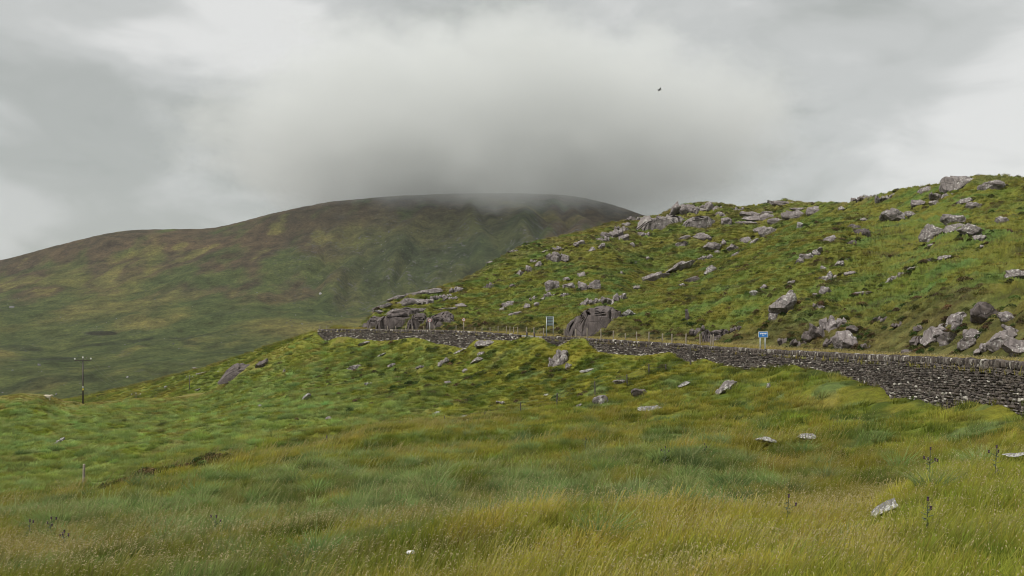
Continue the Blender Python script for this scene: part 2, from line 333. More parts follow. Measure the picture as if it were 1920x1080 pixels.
def disp_field(X, Y, Z, S, U):
    far = sst(Y, 60, 100) * sst(9.0 - S, -.05, .9) 
    far = np.clip(far, 0, 1); edge = np.clip(sst(9.0 - S, 0, .25) + sst(U, 590, 520) * .6, 0, 1)
    z = .10 * billow(X / 2.2, Y / 2.6, 5, 2) * sst(Y, 90, 50) * sst(S, 1, 1.4)
    z = z + .75 * (fbm(X / 6.5, Y / 8, 3, 13)) * sst(Y, 24, 40) * sst(Y, 150, 90) * edge * sst(9.0 - S, .1, 1.2)
    z = z + (.35 + .5 * sst(Y, 80, 130)) * fbm(X / 14, Y / 14, 3, 3) * 1.3 * edge * sst(S, 1, 2)
    z = z + .16 * fbm(X / 2.6, Y / 2.6, 3, 9) * edge
    z = z + .26 * billow(X / 1.7 + .4 * vn2(X / 3, Y / 3, 5), Y / 2.1, 21, 2) * far * sst(U, 1250, 900)
    z = z + .5 * sst(fbm(X / 9, Y / 9, 3, 77), .15, .5) * far * sst(U, 350, 600) * edge * sst(9.0 - S, .05, .5)
    return z
sheet('field', 'field_ground', us, Lf, [12, 24, 26, 10, 36, 50, 12, 50, 110, 140, 6, 3], disp_field, M_field)

# hillside behind the road
ush = np.concatenate([np.arange(684, 2100, 1.9), np.linspace(2100, 3300, 70)])
hl = lambda pts, k=10: col(pts, ush, k)
tY = np.interp(ush, toe_u, toe_Y); tz = np.interp(ush, toe_u, toe_z)
tp = VH - tz / tY * F
sky_pts = [(684, 606, 206), (690, 602, 207), (700, 583, 208), (730, 567, 214), (750, 558, 218), (800, 545, 226), (860, 529, 234), (900, 508, 240), (930, 489, 244), (965, 470, 248), (990, 457, 252), (1040, 446, 258), (1100, 431, 264), (1150, 416, 268), (1210, 408, 272), (1240, 403, 272), (1262, 390, 272), (1300, 381, 270), (1355, 381, 268), (1380, 387, 266), (1410, 387, 265),
           (1440, 381, 262), (1465, 375, 260), (1495, 378, 254), (1520, 381, 250), (1550, 380, 240), (1580, 382, 226), (1600, 377, 218), (1650, 367, 208), (1700, 356, 198), (1740, 350, 192), (1770, 343, 187), (1800, 335, 182), (1830, 329, 178), (1860, 329, 175), (1920, 333, 170), (2300, 330, 150), (3300, 300, 120)]
Lh = [[tp, tY - 1.0], [tp - 1, tY + .5],
      [col([(684, 610), (760, 604), (900, 607), (1000, 606), (1100, 603), (1200, 608), (1300, 612), (1400, 616), (1480, 600), (1560, 582), (1640, 596), (1700, 592), (1760, 566), (1860, 545), (1920, 560), (2300, 560), (3300, 560)], ush, 8)[0], tY + col([(684, 3), (1100, 5), (1400, 6), (1700, 11), (1860, 13), (1920, 12), (3300, 8)], ush, 8)[0]],
      hl([(684, 609, 203), (700, 600, 203), (760, 594, 205), (860, 590, 204), (1000, 585, 186), (1130, 577, 166), (1200, 557, 172), (1300, 520, 183), (1400, 468, 194), (1500, 420, 200), (1600, 395, 196), (1700, 400, 172), (1800, 402, 152), (1920, 405, 138), (2300, 420, 120), (3300, 420, 90)]),
      hl([(684, 608, 205), (700, 592, 206), (760, 575, 212), (860, 560, 219), (1000, 540, 215), (1100, 528, 208), (1160, 545, 205), (1200, 563, 205), (1300, 530, 214), (1400, 478, 224), (1500, 428, 228), (1600, 392, 209), (1700, 372, 186), (1800, 362, 170), (1920, 362, 158), (2300, 370, 136), (3300, 360, 100)]),
      hl(sky_pts, 3)]
sp, sY = Lh[-1]
sz = -(sp - VH) / F * sY
for dY, dz in ((14, 2.5), (60, 22), (200, 60)):
    Lh.append([VH - (sz - dz) / (sY + dY) * F, sY + dY])
def disp_hill(X, Y, Z, S, U):
    m = sst(S, 1, 2) ; e = sst(U, 684, 720)
    g = fbm(X / 9, Y / 9, 2, 91) * .8
    z = 1.5 * fbm(X / 13, Y / 16, 3, 31) * m * e * sst(np.abs(S - 5), 0, .7) + .25 * fbm(X / 13, Y / 16, 3, 31) * m * e
    a = (X * .8 + Y * .6); b = (-X * .6 + Y * .8)
    z = z + (.62 + .25 * g) * billow(a / 2.4 + .5 * g, b / 1.5 + Z / 2.2, 41, 2) * m * e
    z = z + 0.30 * billow(a / 1.0, b / .8 + Z / 1.1, 47, 1) * m * e
    z = z + .5 * fbm(X / 2.0, (Y + Z) / 2.0, 3, 55) * sst(S, 1.0, 1.4) * sst(2.6 - S, 0, .8) * e
    return z
sheet('hill', 'hillside', ush, Lh, [2, 50, 120, 60, 130, 12, 8, 5], disp_hill, M_hill)

# road bench: verge, asphalt, far verge, under the foot of the bank
NB = len(RPW) + 2
def strip(name, d0, d1, dz, mat, nd=2, kind='structure', bump=0):
    ds = np.linspace(d0, d1, nd); V = []
    for d in ds:
        p = off(d)[:NB]; z = RP[:NB, 2] + dz
        if bump: z = z + .95 * sst(p[:, 0] / p[:, 1] * F + U0, 725, 685) * sst(d, 8, 11) * sst(16 - d, 0, 3)
        if bump: z = z + bump * fbm(p[:, 0] / 1.2, p[:, 1] / 1.2, 3, 8)
        V.append(np.stack([p[:, 0], p[:, 1], z], 1))
    n = NB; V = np.concatenate(V)
    i = np.arange(nd - 1)[:, None] * n + np.arange(n - 1)[None, :]
    Fc = np.stack([i, i + 1, i + 1 + n, i + n], -1).reshape(-1, 4)
    return tag(mesh_np(name, V, Fc, mat), kind=kind)
verge = strip('road_verge', .2, 16, -.52, M_field, 40, bump=.03)
road = strip('road', 1.0, 6.2, -.44, M_road, 3)

# spur that runs down into the valley behind the field crest
uss = np.arange(-1100, 760, 4.0); gl = lambda pts, k=6: col(pts, uss, k)
Ls = [gl([(-1100, 830, 520), (0, 800, 540), (120, 790, 520), (300, 775, 420), (400, 772, 380), (500, 735, 330), (600, 700, 260), (700, 690, 240), (760, 690, 240)]),
      gl([(-1100, 815, 700), (0, 772, 660), (120, 762, 620), (300, 740, 520), (400, 715, 460), (500, 680, 390), (600, 645, 310), (700, 640, 290), (760, 640, 290)]),
      gl([(-1100, 800, 860), (0, 776, 780), (110, 752, 720), (170, 740, 690), (230, 727, 660), (300, 711, 620), (380, 690, 570), (450, 668, 520), (520, 645, 450), (570, 630, 400), (600, 621, 370), (640, 614, 350), (700, 613, 330), (760, 620, 330)], 3)]
sp2, sY2 = Ls[-1]; z2 = -(sp2 - VH) / F * sY2
for dY, dz in ((40, 8), (220, 70)): Ls.append([VH - (z2 - dz) / (sY2 + dY) * F, sY2 + dY])
def disp_spur(X, Y, Z, S, U):
    return .9 * fbm(X / 30, Y / 30, 4, 61) * sst(np.abs(S - 2), 0, .3) + .5 * billow(X / 4.5, Y / 7, 63, 2) + .3 * fbm(X / 8, Y / 12, 3, 67)
sheet('spur', 'valley_spur', uss, Ls, [40, 120, 20, 8], disp_spur, M_spur)

# distant mountain
usm = np.arange(-1300, 3200, 3.0); ml = lambda pts, k=10: col(pts, usm, k)
Lm = [ml([(-1300, 800, 900), (0, 790, 900), (600, 760, 900), (1200, 760, 950), (3200, 780, 950)]),
      ml([(-1300, 720, 1150), (0, 702, 1150), (200, 700, 1150), (600, 672, 1200), (1200, 672, 1200), (3200, 700, 1200)]),
      ml([(-1300, 650, 1450), (0, 637, 1450), (300, 630, 1420), (600, 620, 1400), (1200, 610, 1400), (3200, 650, 1400)]),
      ml([(-1300, 610, 1750), (0, 575, 1700), (300, 560, 1680), (600, 575, 1600), (760, 575, 1600), (1200, 560, 1600), (3200, 640, 1600)]),
      ml([(-1300, 600, 2100), (0, 530, 1980), (300, 490, 1960), (600, 475, 1880), (760, 460, 1860), (900, 440, 1860), (1000, 432, 1880), (1080, 430, 1900), (1200, 450, 1950), (3200, 640, 2000)], 8),
      ml([(-1300, 580, 2300), (-300, 530, 2220), (0, 489, 2180), (60, 474, 2180), (130, 455, 2180), (200, 438, 2200), (260, 430.5, 2210), (330, 430.5, 2230), (400, 428.5, 2240), (440, 420, 2240), (500, 403.5, 2240), (560, 390, 2240), (620, 378.5, 2240), (680, 373, 2260), (750, 368, 2300), (850, 364, 2350), (950, 363, 2380), (1050, 366, 2380), (1100, 373, 2360), (1150, 385, 2330), (1215, 408, 2300), (1400, 470, 2260), (1700, 560, 2200), (3200, 620, 2200)], 4)]
sp3, sY3 = Lm[-1]; z3 = -(sp3 - VH) / F * sY3
for dY, dz in ((200, 25), (900, 200)): Lm.append([VH - (z3 - dz) / (sY3 + dY) * F, sY3 + dY])
def disp_mtn(X, Y, Z, S, U):
    e = sst(np.abs(S - 5), 0, .5)
    z = 15 * fbm(X / 260, Y / 330, 4, 71) * e + 3.2 * fbm(X / 60, Y / 110, 4, 73) * (.25 + .75 * e)
    gul = np.abs(vn2(X / 55 + .5 * vn2(X / 120, Y / 120, 2), Y / 420, 75)) * 2
    z = z - 32 * (1 - gul) * sst(S, 2.6, 3.6) * sst(5.0 - S, .1, 1) * sst(U, 350, 800)
    z = z + 9 * np.exp(-((S - 4.05) / .35) ** 2) * sst(U, 700, 950) * sst(U, 1400, 1150)
    z = z + 1.1 * fbm(X / 14, Y / 26, 3, 79)
    return z
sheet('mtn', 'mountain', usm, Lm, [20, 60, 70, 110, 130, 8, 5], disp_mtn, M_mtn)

# ---- vegetation colour of each sheet (albedo of what grows there)
G_LUSH = np.array([.144, .172, .024]); G_YEL = np.array([.250, .240, .036]); G_DEEP = np.array([.050, .072, .010]); G_BLUE = np.array([.135, .185, .062])
G_DRY = np.array([.290, .240, .075]); G_BRN = np.array([.072, .055, .018]); G_OLIVE = np.array([.182, .172, .024])
def mix(a, b, t): t = t[..., None]; return a * (1 - t) + b * t
def tone_field(X, Y, Z, S, U):
    c = mix(np.broadcast_to(G_OLIVE, X.shape + (3,)), G_LUSH, sst(fbm(X / 7, Y / 7, 3, 101), -.25, .3))
    c = mix(c, G_BLUE, sst(fbm(X / 3.4, Y / 3.4, 3, 103), .12, .4) * .85)
    c = mix(c, G_YEL, sst(fbm(X / 5, Y / 5, 3, 105), .05, .4) * .8)
    c = mix(c, G_DRY, sst(fbm(X / 4.5, Y / 4.5, 4, 107), .26, .6) * .4)
    c = mix(c, G_DEEP * 1.2, sst(fbm(X / 3.2, Y / 3.2, 3, 108), .1, .4) * .8)
    rb = sst(S, 2.9, 3.15) * sst(S, 4.5, 3.9) * sst(U, 1500, 1250) * sst(vn2(X / 3.0, Y / 5.0, 26), -.35, .05) + sst(S, .9, 1.2) * sst(S, 3.4, 2.9) * sst(U, 950, 800) * sst(vn2(X / 2.4, Y / 2.4, 27), .1, .35) * .8
    c = mix(c, G_BLUE * .95, np.clip(rb, 0, 1) * .75)
    nearR = sst(S, 3.0, 2.35) * sst(U, 800, 960)               # bright dry sward on the near mound
    c = mix(c, G_YEL * 1.3, nearR * .85); c = mix(c, G_DRY, nearR * sst(vn2(X / 1.6, Y / 1.6, 6), .05, .45) * .45); c = mix(c, G_LUSH * 1.1, nearR * sst(vn2(X / 2.1, Y / 2.1, 16), -.05, .3) * .85)
    c = mix(c, G_LUSH * 1.35, nearR * sst(U, 1640, 1760) * .6)
    mid = sst(S, 6.3, 6.9) * sst(U, 1100, 500)                 # rush tussocks of the lower field
    c = mix(c, mix(np.broadcast_to(G_BLUE * 1.3, c.shape), G_LUSH * 1.3, sst(vn2(X / 3, Y / 3, 8), -.4, .5)), mid * .85)
    c = mix(c, G_YEL * .9, mid * sst(fbm(X / 16, Y / 16, 3, 109), .1, .5) * .5)
    cr = sst(S, 8.45, 8.85) * sst(U, 650, 430) ; c = mix(c, G_DRY * .85, cr * sst(vn2(X / 9, Y / 4, 7), -.6, .2) * .85)
    kn = sst(S, 8.3, 8.8) * sst(U, 420, 560) * sst(U, 1650, 1400); c = mix(c, G_YEL * .95, kn * .65)
    cb = np.exp(-((S - 5.0) / .16) ** 2) * sst(U, 120, 170) * sst(U, 470, 400); c = mix(c, G_BRN, cb * .9); c = mix(c, G_DRY * .8, mid * sst(vn2(X / 4, Y / 3, 35), .12, .35) * .6)
    c = mix(c, G_DRY, np.exp(-((S - 5.0) / .25) ** 2) * sst(U, 400, 520) * sst(U, 1000, 800) * .5)
    c = mix(c, G_DEEP, sst(S, 7, 7.6) * sst(U, 520, 700) * sst(fbm(X / 3.5, Y / 3.5, 3, 111), .12, .3) * .7)
    c = mix(c, G_LUSH * .9, sst(S, 7.6, 8.2) * sst(U, 1560, 1700) * .6)
    return c
def tone_hill(X, Y, Z, S, U):
    W = Y + Z * 1.5
    c = mix(np.broadcast_to(G_OLIVE * .95, X.shape + (3,)), G_LUSH * .95, sst(fbm(X / 12, W / 12, 3, 121), -.15, .3))
    c = mix(c, np.array([.112, .176, .036]), sst(fbm(X / 9, W / 6, 3, 123), .0, .4) * .75)
    c = mix(c, G_YEL * .8, sst(fbm(X / 13, W / 9, 3, 125), .12, .5) * .5)
    c = mix(c, G_BRN, sst(fbm(X / 4.5, W / 3.5, 4, 127), .22, .45) * .7)
    c = mix(c, G_DRY * .8, sst(S, 4.2, 4.95) * sst(vn2(X / 8, W / 5, 129), -.25, .3) * .65)
    bank = sst(2.25 - S, 0, .5); c = mix(c, mix(np.broadcast_to(G_BRN * 1.25, c.shape), G_DRY * .62, sst(vn2(X / 2.5, W / 2, 131), -.2, .3)), bank * .75)
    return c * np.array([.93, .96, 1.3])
def tone_spur(X, Y, Z, S, U):
    c = mix(np.broadcast_to(G_LUSH * .72, X.shape + (3,)), G_OLIVE * .8, sst(fbm(X / 40, Y / 50, 3, 141), -.1, .4))
    c = mix(c, G_DEEP * .8, sst(fbm(X / 9, Y / 22, 4, 143), .0, .35) * .7); return mix(c, G_DRY * .42, sst(S, 1.75, 2) * .6)
def tone_mtn(X, Y, Z, S, U):
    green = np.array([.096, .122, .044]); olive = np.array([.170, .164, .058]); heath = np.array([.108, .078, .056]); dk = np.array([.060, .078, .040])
    q = fbm(X / 300, Y / 260, 5, 151); q2 = fbm(X / 90, Y / 160, 5, 153)
    c = mix(np.broadcast_to(green, X.shape + (3,)), olive, sst(q + .4 * q2, -.1, .5))
    c = mix(c, heath, sst(S + q2 * 2.2, 3.2, 4.3) * .9)
    c = mix(c, olive * 1.15, sst(q2 + .3 * q, .22, .5) * .8 * sst(U, 900, 500))
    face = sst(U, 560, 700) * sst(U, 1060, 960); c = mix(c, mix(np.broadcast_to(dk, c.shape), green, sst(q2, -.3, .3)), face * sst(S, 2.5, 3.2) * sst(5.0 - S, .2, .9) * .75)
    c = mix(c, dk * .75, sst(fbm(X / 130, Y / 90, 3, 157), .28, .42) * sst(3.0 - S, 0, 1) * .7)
    c = mix(c, olive * 1.25, np.exp(-((S - 4.25 - .5 * sst(U, 1080, 860)) / .06) ** 2) * sst(U, 850, 930) * .6)
    # peat hag: a scarp of bare dark peat
    c = mix(c, np.array([.022, .02, .016]), sst(1.0 - (((U - 190) / 36) ** 2 + ((VH - Z / Y * F - 625) / 5.0) ** 2), 0, .5) * .85)
    return c
def set_tone(key, fn, rocky=None):
    s = SH[key]; c = fn(s['X'], s['Y'], s['Z'], s['S'], s['U']); s['T'] = c
    a = np.concatenate([c, np.ones(c.shape[:2] + (1,))], -1).reshape(-1, 4).astype(np.float32); attr(s['obj'].data, 'tone', 'FLOAT_COLOR', a)
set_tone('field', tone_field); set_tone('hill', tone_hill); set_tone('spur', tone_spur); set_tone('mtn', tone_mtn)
s = SH['mtn']
rk = (sst(s['U'], 430, 700) * sst(s['U'], 1250, 1050) * sst(s['S'], 2.7, 3.3) * sst(5.0 - s['S'], .3, .8) * sst(fbm(s['X'] / 110, s['Y'] / 200, 3, 161), -.2, .2) + .35 * sst(s['S'], 3.3, 2.6) * sst(fbm(s['X'] / 90, s['Y'] / 90, 3, 163), .1, .4))
attr(s['obj'].data, 'rocky', 'FLOAT', np.clip(rk, 0, 1).astype(np.float32).ravel())
vt = np.zeros((len(verge.data.vertices), 4), np.float32); co = np.zeros(len(verge.data.vertices) * 3); verge.data.vertices.foreach_get('co', co); co = co.reshape(-1, 3)
vt[:, :3] = mix(np.broadcast_to(G_DRY * .95, (len(co), 3)), G_OLIVE, sst(vn2(co[:, 0] / 2, co[:, 1] / 2, 3), -.1, .5)); vt[:, 3] = 1; attr(verge.data, 'tone', 'FLOAT_COLOR', vt)

# ------------------------------------------------------------------ rocks
import bmesh
_ico = {}
def ico(n):
    if n not in _ico:
        bm = bmesh.new(); bmesh.ops.create_icosphere(bm, subdivisions=n, radius=1)
        V = np.array([v.co[:] for v in bm.verts]); Fc = np.array([[v.index for v in f.verts] for f in bm.faces]); bm.free(); _ico[n] = (V, Fc)
    return _ico[n]
def worley_crack(P, seeds):
    d = np.linalg.norm(P[:, None, :] - seeds[None], axis=2); d.sort(axis=1); return d[:, 1] - d[:, 0]
def block(a, b, c, style, rs, n, grooves=True):
    V, Fc = ico(n); p = {'b': .72, 's': .62, 'c': .42, 'k': .66, 'f': .5}[style]
    V = np.sign(V) * np.abs(V) ** p
    for _ in range({'b': 12, 's': 12, 'c': 9, 'k': 12, 'f': 18}[style]):   # cut flat facets
        d = rs.normal(size=3) * (1, .8, 1.1); d /= np.linalg.norm(d)
        if style == 'c' and d[2] < .2: d[2] = abs(d[2]) + .1; d /= np.linalg.norm(d)
        lim = rs.uniform(.5, .9)
        q = V @ d - lim; V = V - np.where(q > 0, q, 0)[:, None] * d
    V = V * (a * 1.06, b, c * 1.08); sz = max(a, c) * 2; m = min(a, c)
    if style == 'c':                                                      # steep face split by upright joints
        k = rs.uniform(2.2, 3.2) / max(m, .1)
        g = np.abs(vn2(V[:, 0] * k + V[:, 2] * k * .25 + 7, V[:, 1] * k * .3 + rs.uniform(0, 50), 3))
        V[:, 1] += np.where(V[:, 1] < 0, 1, 0) * (np.exp(-(g / .09) ** 2) * .30 + (vn2(np.floor(V[:, 0] * k * .8 + V[:, 2] * k * .2) + .5, V[:, 2] * 0 + .37, 5)) * .22) * m
        V[:, 2] = np.where(V[:, 2] < 0, V[:, 2] * 1.5, V[:, 2]); top = V[:, 2] > .25 * c
        V[:, 2] += np.where(top, vn2(V[:, 0] * k * .6, V[:, 1] * 0 + 3.3, 9) * .35 * m, 0)
    elif grooves:
        sd = rs.uniform(-1, 1, (9, 3)) * (a, b, c); W = V * (1, .6, 1)
        cr = worley_crack(W, sd * (1, .6, 1)); V = V * (1 - .13 * np.exp(-(cr / (.055 * sz)) ** 2))[:, None]
    if style in 's':
        t_ = V[:, 2] / c * 2.2; V[:, 0] *= 1 + .07 * (np.abs((t_ % 1) - .5) * 2); V[:, 1] *= 1 + .07 * (np.abs((t_ % 1) - .5) * 2)
    o = rs.uniform(0, 90, 3)
    V = V + (V / np.linalg.norm(V, axis=1)[:, None]) * (.10 * sz * vn3(V / sz * 3.2 + o, 2) * .6 + .05 * sz * vn3(V / sz * 8 + o, 3) * .6 + .025 * sz * vn3(V / sz * 19 + o, 4) * .6)[:, None]
    return V, Fc
def rotY(V, deg):
    c_, s_ = math.cos(R(deg)), math.sin(R(deg))
    return np.stack([V[:, 0] * c_ - V[:, 2] * s_, V[:, 1], V[:, 0] * s_ + V[:, 2] * c_], 1)
RMAT = {'g': M_rock, 'p': M_rock2, 'd': M_rock3, 'w': M_rock4}
ROCKPOS = []
def rock(key, u, py, w, h, tilt, style, mat, label, cat='rock', name=None, group=None, push=0.0):
    P = hit(key, u, py + h * .15); Y = P[1]; k = Y / F
    rs = np.random.RandomState(int(u * 7 + py * 13) % 99991)
    ta = R(abs(tilt)); W_, H_ = w, h
    if abs(tilt) > 8:                       # given sizes are of the box in the picture; undo the tilt
        W_ = w / math.cos(ta) * .95 if ta < 1.0 else h; H_ = max(h - w * math.tan(min(ta, 1.0)) * .7, h * .5) if ta < 1.0 else w
    gs = (1.2 if style in 'cf' else 1.0) if key == 'hill' else 1.08; W_ *= gs; H_ *= gs * (1.35 if style == 's' else 1)
    a = W_ / 2 * k * 1.06; c = H_ / 2 * k * 1.15; b = {'b': .8, 's': .9, 'c': .45, 'k': .75, 'f': .75}[style] * (a if style != 'c' else min(a, c * 1.6))
    if style == 's': b = min(b, 1.6 * c + .15)
    b = max(b, .5 * c)
    back = key == 'hill' and style in 'bks'
    if back: c *= 1.28; b = max(min(b, 1.1 * c), .8 * c)      # bedrock leans back into the slope
    n = 5 if w * h > 900 else (4 if w * h > 170 else 3)
    if style == 'k':                        # a jointed outcrop: several touching blocks of one rock
        Vs, Fs, o = [], [], 0
        m = max(3, int(round(W_ / max(H_, 6) * 1.6)) + 1)
        for i in range(m):
            t_ = (i + .5) / m * 2 - 1; q = rs.uniform(.75, 1.15)
            V, Fc = block(a / m * 1.55, b * rs.uniform(.6, .9), c * q * (1 - .35 * abs(t_)), 'b', rs, max(3, n - 1))
            V = V + (t_ * a * .85, rs.uniform(-.3, .3) * b, rs.uniform(-.25, .2) * c)
            Vs.append(V); Fs.append(Fc + o); o += len(V)
        V, Fc = np.concatenate(Vs), np.concatenate(Fs)
    else: V, Fc = block(a, b, c, style, rs, n)
    V = rotY(V, tilt)
    V = V * 1.0
    nm = name or {'b': 'boulder', 's': 'flat_rock', 'c': 'rock_crag', 'k': 'rock_outcrop', 'f': 'jagged_rock'}[style]
    o = mesh_np(nm, V, Fc, RMAT[mat], nv=3)
    if style in 'cf' or w * h > 0:
        o.data.set_sharp_from_angle(angle=R(38))
    o.location = (P[0], P[1] + b * (.25 + push), P[2] + (.08 * c if Y > 60 else .25) + h * .15 * k)
    o.rotation_euler = (R(-48) if back else 0, 0, -math.atan2(P[0], P[1]))
    if back: o.location.z -= .18 * c; o.location.y += .22 * c
    tag(o, label, cat, group); ROCKPOS.append((P[0], P[1] + b * .2, max(a, .3), b, max(a, c), key, mat)); return o
